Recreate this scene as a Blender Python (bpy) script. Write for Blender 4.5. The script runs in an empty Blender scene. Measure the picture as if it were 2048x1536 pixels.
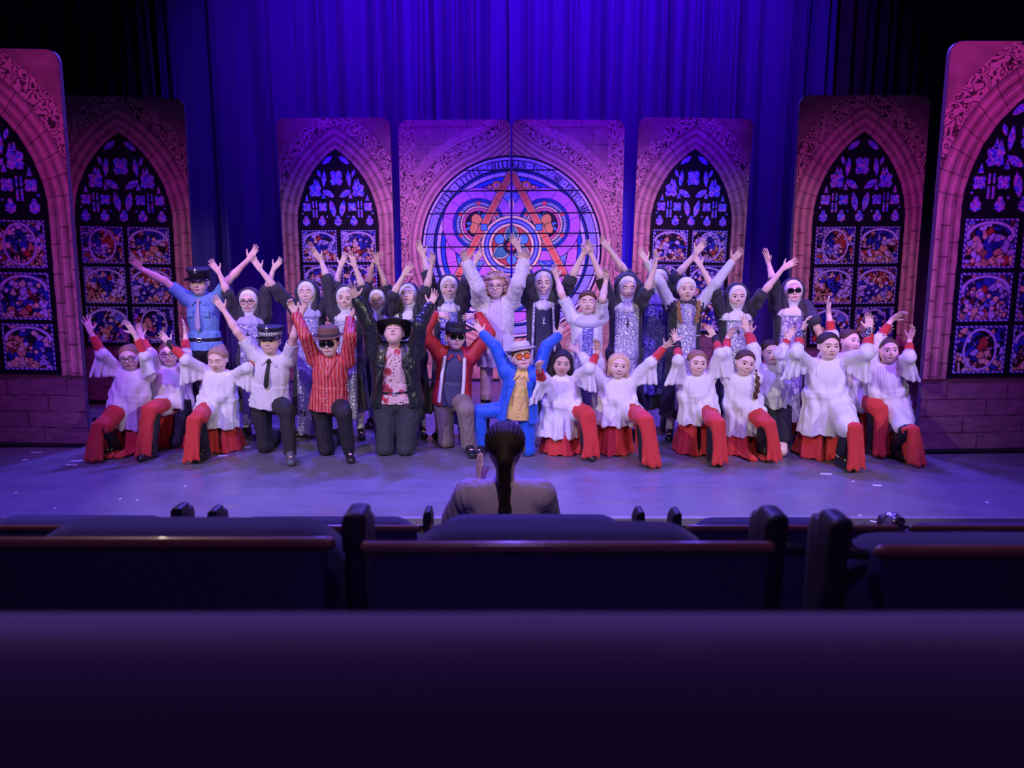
import bpy, math, time
import numpy as np
from mathutils import Vector, Matrix
T0 = time.time()
R = math.radians
F32 = np.float32
# ---------------------------------------------------------------- camera
FPX = 1538.0
CAM = np.array([0.0, 0.0, 1.7]); PITCH = R(9.8)
cd = bpy.data.cameras.new('camera'); cam = bpy.data.objects.new('camera', cd)
bpy.context.scene.collection.objects.link(cam)
cam.location = CAM; cam.rotation_euler = (R(90) - PITCH, 0, 0)
cd.sensor_width = 36; cd.lens = FPX / 2048 * 36; cd.clip_start = .02; cd.clip_end = 60
cd.dof.use_dof = True; cd.dof.focus_distance = 6.6; cd.dof.aperture_fstop = 5.0
bpy.context.scene.camera = cam
# ---------------------------------------------------------------- world and light
W_ = bpy.data.worlds.new('world'); bpy.context.scene.world = W_; W_.use_nodes = True
W_.node_tree.nodes['Background'].inputs[0].default_value = (.030, .012, .10, 1)
W_.node_tree.nodes['Background'].inputs[1].default_value = .12
vs = bpy.context.scene.view_settings
vs.view_transform = 'Standard'; vs.look = 'None'; vs.gamma = 1; vs.exposure = 0.0; vs.use_curve_mapping = False
try: bpy.context.scene.cycles.use_adaptive_sampling = True; bpy.context.scene.cycles.max_bounces = 5; bpy.context.scene.cycles.use_denoising = True
except Exception: pass

def spot(name, loc, aim, power, col, size, blend=.6, rad=.12):
    l = bpy.data.lights.new(name, 'SPOT'); l.energy = power; l.color = col; l.spot_size = R(size); l.spot_blend = blend; l.shadow_soft_size = rad
    o = bpy.data.objects.new(name, l); bpy.context.scene.collection.objects.link(o); o.location = loc
    o.rotation_euler = (Vector(aim) - Vector(loc)).to_track_quat('-Z', 'Y').to_euler(); return o
WHITE = (1.0, .88, .82); VIOLET = (.26, .12, 1.0); BLUE = (.20, .0, 1.0); MAG = (.70, .06, 1.0); PINK = (.90, .24, 1.0)
# front-of-house whites from both sides and the middle, on the cast
spot('front_spot', (-6.0, .2, 4.8), (-.4, 6.5, .8), 1150, WHITE, 34, .3, .03)
spot('front_spot', (6.0, .2, 4.8), (.6, 6.5, .8), 850, WHITE, 34, .3, .03)
spot('centre_spot', (.4, -1.2, 5.4), (.2, 6.5, .95), 420, WHITE, 40, .4, .05)
# violet wash from the front bridge, over the whole stage
spot('violet_wash', (-2.6, 1.6, 6.2), (-1.8, 6.0, .0), 1750, VIOLET, 50, .8, .06)
spot('violet_wash', (2.6, 1.6, 6.2), (1.8, 6.0, .0), 1750, VIOLET, 50, .8, .06)
# blue curtain wash, blue on the tops of the centre flats, blue backlight
for x in (-2.6, -1.5, -.4, .7, 1.8, 2.8):
    spot('blue_wash', (x, 8.4, 7.4), (x * .98, 10.9, 4.3), 400, BLUE, 72, 1.0, .08)
for x, w in ((-2.2, 2600), (-.8, 3400), (.8, 3400), (2.2, 2600)):
    spot('blue_top', (x * 1.0, 8.6, 7.2), (x, 10.0, 3.05), w, (.05, 0, 1.0), 24, 1.0, .05)
for x in (-2.5, 0, 2.5):
    spot('blue_back', (x, 9.0, 6.8), (x, 5.4, 0), 2300, (.12, .08, 1.0), 72, .9, .2)
# magenta and pink on the church flats
spot('magenta_side', (-1.6, 3.0, 6.0), (-4.1, 8.0, 1.0), 720, MAG, 36, .9, .2)
spot('magenta_side', (1.6, 3.0, 6.0), (3.9, 8.0, 1.2), 1050, MAG, 36, .9, .2)
spot('pink_front', (-1.5, 4.5, 6.4), (-1.3, 10.0, .9), 1650, PINK, 31, 1.0, .2)
spot('pink_front', (1.5, 4.5, 6.4), (1.2, 10.0, .9), 1650, PINK, 31, 1.0, .2)
# unseen spots added to brighten the stalls: two violet fills and a warm one
spot('audience_fill', (0, 7.5, 6.9), (0, .8, 1.3), 300, (.42, .2, 1.0), 60, .9, .3)  # added fill from above the stage, aimed at the seat tops
spot('stalls_fill', (0, -1.0, 7.0), (0, 3.0, 0), 150, (.55, .3, 1.0), 70, .9, .3)  # added fill from above the audience, for the spectator's back
spot('rail_glint', (-2.8, 4.2, 5.5), (-.3, 1.0, 1.3), 130, (1.0, .75, .6), 40, .8, .04)  # added so that the wooden seat rails catch a highlight

# ---------------------------------------------------------------- pixel helpers (2048 x 1536 frame)
cp, sp_ = math.cos(PITCH), math.sin(PITCH)
def ray(px, py):
    x = (px - 1024) / FPX; y = -(py - 768) / FPX
    return np.array([x, cp + y * sp_, -sp_ + y * cp])
def at(px, py, Y):
    d = ray(px, py); return CAM + d * (Y / d[1])
def flr(px, py, z=0.0):
    d = ray(px, py); return CAM + d * ((z - CAM[2]) / d[2])
def V(*a): return np.array(a, float)
def unit(v): return v / (np.linalg.norm(v) + 1e-12)
def lerp(a, b, t): return a + (b - a) * t

# ---------------------------------------------------------------- objects
COL = bpy.context.scene.collection
def s2l(c):
    c = np.asarray(c, float); return np.where(c <= .04045, c / 12.92, ((c + .055) / 1.055) ** 2.4)
def hexl(h): return tuple(s2l([int(h[i:i + 2], 16) / 255 for i in (0, 2, 4)]))
def props(o, label=None, cat=None, group=None, kind=None):
    for k, v in (('label', label), ('category', cat), ('group', group), ('kind', kind)):
        if v: o[k] = v
    return o
def empty(name, loc, **k):
    o = bpy.data.objects.new(name, None); COL.objects.link(o); o.location = loc; o.empty_display_size = .1
    return props(o, **k)
def raw_mesh(name, v, f, mats, fm=None, smooth=True):
    """v (N,3), f (M,4) or a list of faces"""
    me = bpy.data.meshes.new(name)
    if isinstance(f, np.ndarray):
        n = len(f); k = f.shape[1]
        me.vertices.add(len(v)); me.vertices.foreach_set('co', np.asarray(v, F32).ravel())
        me.loops.add(n * k); me.loops.foreach_set('vertex_index', f.astype(np.int32).ravel())
        me.polygons.add(n); me.polygons.foreach_set('loop_start', np.arange(0, n * k, k, dtype=np.int32))
        me.polygons.foreach_set('loop_total', np.full(n, k, np.int32))
        me.update(calc_edges=True)
    else:
        me.from_pydata([tuple(p) for p in v], [], f); me.update()
    for m in mats: me.materials.append(m)
    if fm is not None: me.polygons.foreach_set('material_index', np.asarray(fm, np.int32))
    if smooth: me.polygons.foreach_set('use_smooth', np.ones(len(me.polygons), bool))
    return me
def link(name, me, parent=None, loc=None, **k):
    o = bpy.data.objects.new(name, me); COL.objects.link(o)
    if parent is not None: o.parent = parent
    if loc is not None: o.location = loc
    return props(o, **k)
def box_mb(lo, hi, v, f):
    b = len(v); (a, c, e), (g, h, i) = lo, hi
    v += [(a, c, e), (g, c, e), (g, h, e), (a, h, e), (a, c, i), (g, c, i), (g, h, i), (a, h, i)]
    f += [(b, b + 3, b + 2, b + 1), (b + 4, b + 5, b + 6, b + 7), (b, b + 1, b + 5, b + 4), (b + 1, b + 2, b + 6, b + 5), (b + 2, b + 3, b + 7, b + 6), (b + 3, b, b + 4, b + 7)]

# ---------------------------------------------------------------- materials
def mat(name, color, rough=.7, metal=0., bump=0., bscale=60., sheen=0., spec=.5, var=0., vscale=8., coat=0.):
    m = bpy.data.materials.new(name); m.use_nodes = True; nt = m.node_tree; b = nt.nodes['Principled BSDF']
    if isinstance(color, str): color = hexl(color)
    b.inputs['Base Color'].default_value = (*color[:3], 1); b.inputs['Roughness'].default_value = rough; b.inputs['Metallic'].default_value = metal
    b.inputs['Specular IOR Level'].default_value = spec
    if sheen: b.inputs['Sheen Weight'].default_value = sheen
    if coat: b.inputs['Coat Weight'].default_value = coat
    tc = nt.nodes.new('ShaderNodeTexCoord')
    n = nt.nodes.new('ShaderNodeTexNoise'); n.inputs['Scale'].default_value = vscale; n.inputs['Detail'].default_value = 4
    nt.links.new(tc.outputs['Object'], n.inputs['Vector'])
    mx = nt.nodes.new('ShaderNodeMix'); mx.data_type = 'RGBA'
    v = max(var, .06)
    mx.inputs[6].default_value = (*[c * (1 - v) for c in color[:3]], 1); mx.inputs[7].default_value = (*[min(1, c * (1 + v)) for c in color[:3]], 1)
    nt.links.new(n.outputs['Fac'], mx.inputs[0]); nt.links.new(mx.outputs[2], b.inputs['Base Color'])
    if bump:
        n2 = nt.nodes.new('ShaderNodeTexNoise'); n2.inputs['Scale'].default_value = bscale; n2.inputs['Detail'].default_value = 3
        nt.links.new(tc.outputs['Object'], n2.inputs['Vector'])
        bp = nt.nodes.new('ShaderNodeBump'); bp.inputs['Strength'].default_value = bump; bp.inputs['Distance'].default_value = .01
        nt.links.new(n2.outputs['Fac'], bp.inputs['Height']); nt.links.new(bp.outputs[0], b.inputs['Normal'])
    return m
_M = {}
def M(name, *a, **k):
    if name not in _M: _M[name] = mat(name, *a, **k)
    return _M[name]
def sequin_mat(name, base, dark, scale=170.):
    m = bpy.data.materials.new(name); m.use_nodes = True; nt = m.node_tree; b = nt.nodes['Principled BSDF']
    tc = nt.nodes.new('ShaderNodeTexCoord'); vo = nt.nodes.new('ShaderNodeTexVoronoi'); vo.inputs['Scale'].default_value = scale
    nt.links.new(tc.outputs['Object'], vo.inputs['Vector'])
    sub = nt.nodes.new('ShaderNodeVectorMath'); sub.operation = 'SUBTRACT'; sub.inputs[1].default_value = (.5, .5, .5)
    nt.links.new(vo.outputs['Color'], sub.inputs[0])
    sc = nt.nodes.new('ShaderNodeVectorMath'); sc.operation = 'SCALE'; sc.inputs['Scale'].default_value = 1.1
    nt.links.new(sub.outputs[0], sc.inputs[0])
    ge = nt.nodes.new('ShaderNodeNewGeometry'); ad = nt.nodes.new('ShaderNodeVectorMath'); ad.operation = 'ADD'
    nt.links.new(ge.outputs['Normal'], ad.inputs[0]); nt.links.new(sc.outputs[0], ad.inputs[1])
    no = nt.nodes.new('ShaderNodeVectorMath'); no.operation = 'NORMALIZE'; nt.links.new(ad.outputs[0], no.inputs[0]); nt.links.new(no.outputs[0], b.inputs['Normal'])
    sx = nt.nodes.new('ShaderNodeSeparateColor'); nt.links.new(vo.outputs['Color'], sx.inputs[0])
    mx = nt.nodes.new('ShaderNodeMix'); mx.data_type = 'RGBA'; mx.inputs[6].default_value = (*hexl(dark), 1); mx.inputs[7].default_value = (*hexl(base), 1)
    nt.links.new(sx.outputs[0], mx.inputs[0]); nt.links.new(mx.outputs[2], b.inputs['Base Color'])
    b.inputs['Metallic'].default_value = .35; b.inputs['Roughness'].default_value = .28
    return m
def vcol_mat(name, rough=.75, bump=0.):
    m = bpy.data.materials.new(name); m.use_nodes = True; nt = m.node_tree; b = nt.nodes['Principled BSDF']
    a = nt.nodes.new('ShaderNodeAttribute'); a.attribute_name = 'Col'; nt.links.new(a.outputs['Color'], b.inputs['Base Color'])
    b.inputs['Roughness'].default_value = rough; b.inputs['Specular IOR Level'].default_value = .25
    return m
# ---------------------------------------------------------------- implicit surfaces: primitives blended on a grid, then surface nets
# a primitive: (op, k, fn, lo, hi)
def P_ell(c, r, ax=None, op='+', k=.02):
    c = np.asarray(c, float); r = np.asarray(r, float); A = np.eye(3) if ax is None else np.asarray(ax, float)   # rows = axes
    def fn(p):
        q = (p - c.astype(F32)) @ A.T.astype(F32)
        k0 = np.sqrt(((q / r.astype(F32)) ** 2).sum(1)); k1 = np.sqrt(((q / (r * r).astype(F32)) ** 2).sum(1)) + 1e-6
        return k0 * (k0 - 1) / k1
    e = np.abs(A.T) @ r
    return (op, k, fn, c - e, c + e)
def P_rc(a, b, r1, r2=None, op='+', k=.02):
    a = np.asarray(a, float); b = np.asarray(b, float); r2 = r1 if r2 is None else r2
    ab = (b - a); L2 = max(float(ab @ ab), 1e-10)
    def fn(p):
        q = p - a.astype(F32); t = np.clip((q @ ab.astype(F32)) / F32(L2), 0, 1)
        d = q - t[:, None] * ab.astype(F32)
        return np.sqrt((d * d).sum(1)) - (F32(r1) + F32(r2 - r1) * t)
    return (op, k, fn, np.minimum(a - r1, b - r2), np.maximum(a + r1, b + r2))
def P_cone(a, b, ra, rb, X, op='+', k=.02, sq=0.):
    """elliptic tube from a to b; ra, rb = (x radius, depth radius); X = side axis"""
    a = np.asarray(a, float); b = np.asarray(b, float); u = unit(b - a); L = np.linalg.norm(b - a)
    X = unit(X - u * (X @ u)); Yv = np.cross(u, X)
    A = np.stack([X, Yv, u]).astype(F32)
    def fn(p):
        q = (p - a.astype(F32)) @ A.T; t = np.clip(q[:, 2] / F32(L), 0, 1)
        rx = ra[0] + (rb[0] - ra[0]) * t; ry = ra[1] + (rb[1] - ra[1]) * t
        d = (np.sqrt((q[:, 0] / rx) ** 2 + (q[:, 1] / ry) ** 2) - 1) * np.minimum(rx, ry)
        return np.maximum(d, np.maximum(-q[:, 2], q[:, 2] - F32(L)))
    m = max(*ra, *rb)
    return (op, k, fn, np.minimum(a, b) - m, np.maximum(a, b) + m)
def P_box(c, h, ax=None, r=.0, op='+', k=.01):
    c = np.asarray(c, float); h = np.asarray(h, float); A = np.eye(3) if ax is None else np.asarray(ax, float)
    def fn(p):
        q = np.abs((p - c.astype(F32)) @ A.T.astype(F32)) - (h - r).astype(F32)
        return np.sqrt((np.maximum(q, 0) ** 2).sum(1)) + np.minimum(q.max(1), 0) - F32(r)
    e = np.abs(A.T) @ h
    return (op, k, fn, c - e, c + e)
def P_cut(pt, n, k=.004):
    """removes what lies on the side n points to, everywhere"""
    pt = np.asarray(pt, float); n = unit(np.asarray(n, float))
    return ('c', k, lambda p: (p - pt.astype(F32)) @ n.astype(F32), None, None)
def smin(a, b, k):
    h = np.clip(.5 + .5 * (b - a) / k, 0, 1); return b * (1 - h) + a * h - k * h * (1 - h)
def evalp(prims, p):
    """the field at points p (N,3)"""
    D = np.full(len(p), .3, F32)
    for op, k, fn, lo, hi in prims:
        d = fn(p)
        if op == '+': D = smin(D, d, k)
        elif op == '-': D = -smin(-D, d, k)
        else: D = -smin(-D, -d, k)
    return D
def grid_mesh(prims, vox, pad=.012):
    los = np.min([q[3] for q in prims if q[0] == '+'], 0) - pad; his = np.max([q[4] for q in prims if q[0] == '+'], 0) + pad
    n = np.ceil((his - los) / vox).astype(int) + 2
    ax = [(los[i] + np.arange(n[i]) * vox).astype(F32) for i in range(3)]
    D = np.full(tuple(n), .05, F32)
    for op, k, fn, lo, hi in prims:
        if lo is None: lo, hi = los, his
        m = k + 2.5 * vox
        i0 = np.clip(np.floor((lo - m - los) / vox).astype(int), 0, n - 1); i1 = np.clip(np.ceil((hi + m - los) / vox).astype(int) + 1, 1, n)
        if (i1 <= i0).any(): continue
        sl = tuple(slice(i0[j], i1[j]) for j in range(3)); B = D[sl]
        if op == 'c' or op == '-':
            sel = np.nonzero(B.ravel() < .03)[0]
            if len(sel) == 0: continue
            sh = B.shape; I, J, K = np.unravel_index(sel, sh)
            p = np.stack([ax[0][sl[0]][I], ax[1][sl[1]][J], ax[2][sl[2]][K]], 1); d = fn(p); b = B.ravel()[sel]
            nb = -smin(-b, d, k) if op == '-' else -smin(-b, -d, k)
            flat = B.ravel(); flat[sel] = nb; D[sl] = flat.reshape(sh)
        else:
            g = np.meshgrid(ax[0][sl[0]], ax[1][sl[1]], ax[2][sl[2]], indexing='ij')
            p = np.stack([q.ravel() for q in g], 1); d = fn(p).reshape(B.shape)
            D[sl] = smin(B, d, k)
    D[0] = D[-1] = .05; D[:, 0] = D[:, -1] = .05; D[:, :, 0] = D[:, :, -1] = .05
    S = D < 0
    c = [S[:-1, :-1, :-1], S[1:, :-1, :-1], S[:-1, 1:, :-1], S[1:, 1:, :-1], S[:-1, :-1, 1:], S[1:, :-1, 1:], S[:-1, 1:, 1:], S[1:, 1:, 1:]]
    anyc = c[0].copy(); allc = c[0].copy()
    for q in c[1:]: anyc |= q; allc &= q
    act = anyc & ~allc
    I, J, K = np.nonzero(act); N = len(I)
    if N == 0: return np.zeros((0, 3)), np.zeros((0, 4), int)
    off = [(a & 1, (a >> 1) & 1, a >> 2) for a in range(8)]
    val = np.stack([D[I + o[0], J + o[1], K + o[2]] for o in off], 1)
    acc = np.zeros((N, 3)); cnt = np.zeros(N)
    for a in range(8):
        for bit in (1, 2, 4):
            if a & bit: continue
            b = a | bit; va, vb = val[:, a], val[:, b]; m = (va < 0) != (vb < 0)
            t = np.where(m, va / np.where(m, va - vb, 1), 0)
            pa = np.array(off[a], float); pb = np.array(off[b], float)
            acc += np.where(m[:, None], pa + t[:, None] * (pb - pa), 0); cnt += m
    v = los + (np.stack([I, J, K], 1) + acc / cnt[:, None]) * vox
    idx = np.full(act.shape, -1, np.int32); idx[I, J, K] = np.arange(N)
    faces = []
    for axis in range(3):
        s0 = [slice(None)] * 3; s1 = [slice(None)] * 3; s0[axis] = slice(None, -1); s1[axis] = slice(1, None)
        a, b = S[tuple(s0)], S[tuple(s1)]
        E = np.argwhere(a != b); fl = a[E[:, 0], E[:, 1], E[:, 2]]
        o1, o2 = [(axis + 1) % 3, (axis + 2) % 3]
        e1 = np.zeros(3, int); e1[o1] = 1; e2 = np.zeros(3, int); e2[o2] = 1
        q = [E - e1 - e2, E - e2, E, E - e1]
        ids = np.stack([idx[x[:, 0], x[:, 1], x[:, 2]] for x in q], 1)
        ids[~fl] = ids[~fl][:, ::-1]; faces.append(ids)
    f = np.concatenate(faces); f = f[(f >= 0).all(1)]
    return v, f
def vnormals(v, f):
    n = np.cross(v[f[:, 2]] - v[f[:, 0]], v[f[:, 3]] - v[f[:, 1]]); o = np.zeros_like(v)
    for j in range(4):
        for k in range(3): o[:, k] += np.bincount(f[:, j], n[:, k], len(v))
    return o / (np.linalg.norm(o, axis=1, keepdims=True) + 1e-12)
def wnoise(v, fr, seed=0, n=5):
    rs = np.random.RandomState(seed); o = np.zeros(len(v))
    for i in range(n):
        d = rs.normal(size=3); d /= np.linalg.norm(d); o += np.sin(v @ d * fr * rs.uniform(.6, 1.6) + rs.uniform(0, 6.3) + 1.2 * np.sin(v @ rs.normal(size=3) * fr * .3))
    return o / math.sqrt(n) * .8
def cloth(name, prims, m, parent, base, vox=.007, disp=None, wr=.003, wf=45., seed=0, fm=None, **k):
    v, f = grid_mesh(prims, vox)
    if len(v) == 0: return None
    if disp is not None or wr:
        nn = vnormals(v, f); a = .62 * wr * (wnoise(v * np.array([1, 1, .30]), wf * 1.0, seed) + .35 * wnoise(v * np.array([1, 1, .45]), wf * 2.2, seed + 1))
        # sharpened wrinkles: creases narrower than the swells
        a = np.abs(a) * 1.3 - wr * .35
        if disp is not None: a = a + disp(v)
        v = v + nn * a[:, None]
    mats = m if isinstance(m, list) else [m]
    me = raw_mesh(name, v - base, f, mats, None if fm is None else fm(v[f].mean(1)))
    return link(name, me, parent, **k)
# ---------------------------------------------------------------- the printed church flats
FW, FH = 1.42, 3.30
def vnoise(x, y, s, seed):
    rs = np.random.RandomState(seed); g = rs.rand(256, 256); X = x * s; Y = y * s
    xi = np.floor(X).astype(int); yi = np.floor(Y).astype(int); fx = X - xi; fy = Y - yi; fx = fx * fx * (3 - 2 * fx); fy = fy * fy * (3 - 2 * fy)
    a = g[xi % 256, yi % 256]; b = g[(xi + 1) % 256, yi % 256]; c = g[xi % 256, (yi + 1) % 256]; d = g[(xi + 1) % 256, (yi + 1) % 256]
    return (a * (1 - fx) + b * fx) * (1 - fy) + (c * (1 - fx) + d * fx) * fy
def fbm(x, y, s, seed): return sum(vnoise(x, y, s * 2 ** i, seed + i) / 2 ** i for i in range(4)) / 1.875
def mixc(img, m, col):
    m = np.clip(m, 0, 1)[..., None]; img[...] = img * (1 - m) + np.asarray(col) * m
def aa(d, w=.003): return np.clip(.5 - d / w, 0, 1)            # 1 inside (d<0)
def seg(x, y, x0, y0, x1, y1):
    dx, dy = x1 - x0, y1 - y0; t = np.clip(((x - x0) * dx + (y - y0) * dy) / (dx * dx + dy * dy + 1e-12), 0, 1)
    return np.hypot(x - x0 - t * dx, y - y0 - t * dy)
def voro(x, y, pts):
    d1 = np.full(x.shape, 9.); d2 = np.full(x.shape, 9.); id1 = np.zeros(x.shape, int)
    for i, (a, b, sx, sy, an) in enumerate(pts):
        c, s = math.cos(an), math.sin(an); u = (x - a) * c + (y - b) * s; w = -(x - a) * s + (y - b) * c
        d = np.hypot(u / sx, w / sy); m = d < d1
        d2 = np.where(m, d1, np.minimum(d2, d)); d1 = np.where(m, d, d1); id1[m] = i
    return d1, d2, id1
STONE = s2l([.80, .60, .55]); DARK = s2l([.10, .06, .10])
def stonework(x, y, seed, bw=.34, bh=.17):
    row = np.floor(y / bh); ox = (row % 2) * bw / 2 + .06 * np.sin(row * 7.3); jx = np.abs(((x + ox) / bw) % 1 - .5) * bw; jy = np.abs((y / bh) % 1 - .5) * bh
    w = .008 * (vnoise(x, y, 9, seed) - .5)
    j = np.minimum(bw / 2 - jx, bh / 2 - jy) + w
    t = .55 + .55 * fbm(x, y, 14, seed) + .18 * (vnoise(np.floor((x + ox) / bw) * 3.1, row * 5.7, 1, seed + 9) - .5)
    t = t * (1 - .55 * aa(j - .005, .006)) + .12 * (vnoise(x, y, 130, seed + 3) - .5)
    return STONE * t[..., None]
def ornament(x, y, seed):
    n = fbm(x, y, 8, seed); m = np.abs(np.sin(n * 19 + 5 * vnoise(x, y, 22, seed + 4))); return np.clip(m * 2.4 - .75, 0, 1)
PAL = [s2l(c) for c in ([.80, .76, .95], [.70, .66, .90], [.88, .78, .74], [.84, .62, .50], [.20, .22, .72], [.12, .12, .55], [.72, .28, .24], [.36, .18, .22], [.92, .80, .62], [.10, .08, .20], [.66, .44, .40], [.42, .50, .85])]
def pane(img, x, y, x0, y0, x1, y1, seed):
    rs = np.random.RandomState(seed); sel = (x > x0) & (x < x1) & (y > y0) & (y < y1)
    ii = np.nonzero(sel); X = x[ii]; Y = y[ii]; w, h = x1 - x0, y1 - y0
    pts = []
    n = rs.choice([70, 95, 120])
    for i in range(n):
        s = rs.uniform(.6, 1.5); pts.append((rs.uniform(x0, x1), rs.uniform(y0, y1), s * rs.uniform(.5, 1.), s, rs.uniform(0, 3.14)))
    cols = rs.choice(len(PAL), n, p=[.20, .17, .10, .08, .11, .08, .05, .06, .04, .04, .04, .03]).astype(int)
    bl = rs.uniform(.25, .75, 2); ra = rs.uniform(.25, .75, 2)
    for i, q in enumerate(pts):                                 # colours gather into robes, sky and ground
        u, v = (q[0] - x0) / w, (q[1] - y0) / h
        if math.hypot(u - bl[0], v - bl[1]) < .2: cols[i] = rs.choice([4, 5, 4, 1])
        elif math.hypot(u - ra[0], v - ra[1]) < .19: cols[i] = rs.choice([6, 3, 3, 8])
        elif v > .72 and rs.rand() < .45: cols[i] = rs.choice([5, 9, 4])
        elif v < .2 and rs.rand() < .6: cols[i] = rs.choice([8, 3, 2])
    d1, d2, idd = voro(X, Y, pts); c = np.array([PAL[k] for k in cols])[idd]
    c = c * (.62 + .45 * vnoise(X, Y, 45, seed))[:, None]
    lead = aa((d2 - d1) - .0065, .006)
    # heads: small pale discs with dark outline; one arch or ring medallion
    for _ in range(7):
        hx, hy, hr = rs.uniform(x0 + .05, x1 - .05), rs.uniform(y0 + .06, y1 - .08), rs.uniform(.014, .026)
        d = np.hypot(X - hx, Y - hy); m = aa(d - hr, .004); c = c * (1 - m[:, None]) + PAL[rs.choice([0, 2, 8])] * m[:, None]; lead = lead * (1 - m); lead = np.maximum(lead, aa(np.abs(d - hr) - .002, .004))
    if seed % 3 == 0: d = np.abs(np.hypot((X - (x0 + x1) / 2) / .8, (Y - (y0 + y1) / 2)) - .42 * h) - .012
    else: d = np.abs(np.hypot((X - (x0 + x1) / 2) / (w * .44), (Y - (y0 + h * .62)) / (h * .30)) - 1) * .1 - .010; d = np.where(Y < y0 + h * .62, 1, d)
    m = aa(d, .005); c = c * (1 - m[:, None]) + PAL[0] * .95 * m[:, None]; lead = np.where(d < .002, lead * .25, lead); lead = np.maximum(lead, aa(np.abs(d) - .002, .004))
    # jewelled border
    e = np.minimum(np.minimum(X - x0, x1 - X), np.minimum(Y - y0, y1 - Y))
    m = aa(e - .018, .004); t = (np.sin((X + Y * 1.0) * 150) > -.2)[:, None]
    c = c * (1 - m[:, None]) + np.where(t, PAL[1], PAL[5]) * m[:, None]; lead = np.maximum(lead * (1 - m), aa(np.abs(e - .020) - .002, .004)); lead = np.maximum(lead, aa(e - .003, .003))
    img[ii] = c * (1 - lead[:, None]) + DARK * .4 * lead[:, None]
def grid_uv():
    nx, nz = 306, 712
    return np.meshgrid(np.linspace(.004, FW - .004, nx), np.linspace(.004, FH - .004, nz), indexing='ij')
def arch_dist(x, z, cx, hw, zs, za):
    """signed distance-like value to a pointed arch opening: half width hw, springing zs, apex za"""
    h = za - zs; r = (hw * hw + h * h) / (2 * hw)
    d = np.hypot(np.abs(x - cx) + (r - hw), z - zs) - r
    return np.where(z > zs, d, np.abs(x - cx) - hw)
def window_print(seed):
    x, z = grid_uv(); img = stonework(x, z, seed); cx = FW / 2 + .01
    n = fbm(x, z, 10, seed + 40)
    # ornate spandrels
    hood = arch_dist(x, z, cx, .515, 1.98, 2.93)
    orn = ornament(x, z, seed + 50)
    band = (hood > .235) & (hood < .42) & (z > 2.1)
    img[band] = (STONE * .10)[None] * (1 - orn[band])[:, None] + (STONE * 1.15)[None] * orn[band][:, None]
    fill = (hood > .42) & (z > 2.1); img[fill] = (STONE * .62) * (.6 + .8 * n[fill])[:, None]
    # arch mouldings (the printed stone ribs) with voussoir joints
    mo = (hood > 0) & (hood <= .235)
    prof = .72 + .26 * np.sin(hood * 2 * math.pi / .085 + .6) + .10 * np.sin(hood * 2 * math.pi / .03) + .55 * (n - .5)
    ang = np.arctan2(z - 1.98, (np.abs(x - cx) + .35)); jt = np.where(z > 1.98, ang * .95, (z + .11 * np.floor(hood / .08)) * .62) + .012 * vnoise(x, z, 12, seed)
    jj = np.abs((jt / .155) % 1 - .5) * .155; joint = aa(.0775 - jj - .004, .005)
    img[mo] = (STONE * 1.12) * (prof * (1 - .7 * joint))[mo][:, None]
    for hh, ww in ((.010, .5), (.075, .35), (.15, .45), (.235, .6)): mixc(img, aa(np.abs(hood - hh + .008 * (n - .5)) - .0035, .006) * ww * (z > .62), STONE * .15)
    # opening
    edge = .008 * (vnoise(x, z, 24, seed + 5) - .5)
    op = aa(hood + edge, .005) * (z > .60); mixc(img, op, s2l([.045, .02, .09]))
    # sill and the wall below
    low = z < .585; row = np.floor(z / .145); jy = np.abs((z / .145) % 1 - .5) * .145; jx = np.abs(((x + .23 * (row % 2) + .1 * np.sin(row * 5)) / .52) % 1 - .5) * .52
    j = aa(np.minimum(.0725 - jy, .26 - jx) + .01 * (n - .5) - .004, .006); wb = (s2l([.52, .36, .42])) * (.6 + .7 * fbm(x, z * 2.2, 16, seed + 7))[..., None] * (1 - .75 * j)[..., None]
    img[low] = wb[low]; mixc(img, aa(np.abs(z - .60) - .014, .006), STONE * .16)
    # the six picture panes
    k = 0
    for r in range(3):
        for c in (0, 1):
            x0 = cx - .47 + c * .495; z0 = .655 + r * .438; pane(img, x, z, x0, z0, x0 + .445, z0 + .405, seed * 7 + k); k += 1
    # tracery lights: coloured shapes on black, mirrored about the middle
    gx = np.abs(x - cx)
    glass = np.array([s2l([.30, .30, .95]), s2l([.62, .42, .92]), s2l([.80, .50, .80]), s2l([.45, .62, .95])])
    cell = (vnoise(x, z, 38, seed + 11) * 6).astype(int) % 4; gcol = glass[cell] * (.55 + .8 * vnoise(x, z, 60, seed + 12))[..., None]
    def put(m):
        mm = aa(m, .005)[..., None]; img[...] = img * (1 - mm) + gcol * mm
    def quat(a, b, s, sx=1.): 
        u, w = (gx - a) / sx, z - b; th = np.arctan2(w, u); r = np.hypot(u, w); return r - s * (.62 + .38 * np.abs(np.cos(2 * (th + math.pi / 4)))) - .004 * np.sin(th * 12)
    def leaf(a, b, l, t, an):
        c, s = math.cos(an), math.sin(an); u = (gx - a) * c + (z - b) * s; w = -(gx - a) * s + (z - b) * c
        return np.abs(w) - t * (1 - (u / l) ** 2)
    zc = 2.045
    for a in (0, .20, .40): put(np.minimum(np.hypot((gx - a) / 1.25, z - zc) - .036, np.minimum(np.hypot(gx - a, z - zc - .045) - .022, np.abs(z - zc + .03) + .6 * np.abs(gx - a) - .03)))
    for a in (.185, .385): put(quat(a, 2.22, .062))
    put(leaf(.062, 2.20, .105, .036, R(78)))
    for a in (.285,): put(np.maximum(np.abs(np.abs(gx - a) - .02) - .009, np.abs(z - 2.25) - .04)); put(np.maximum(np.abs(np.abs(gx - a) - .02) - .011, np.abs(z - 2.14) - .05))
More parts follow.
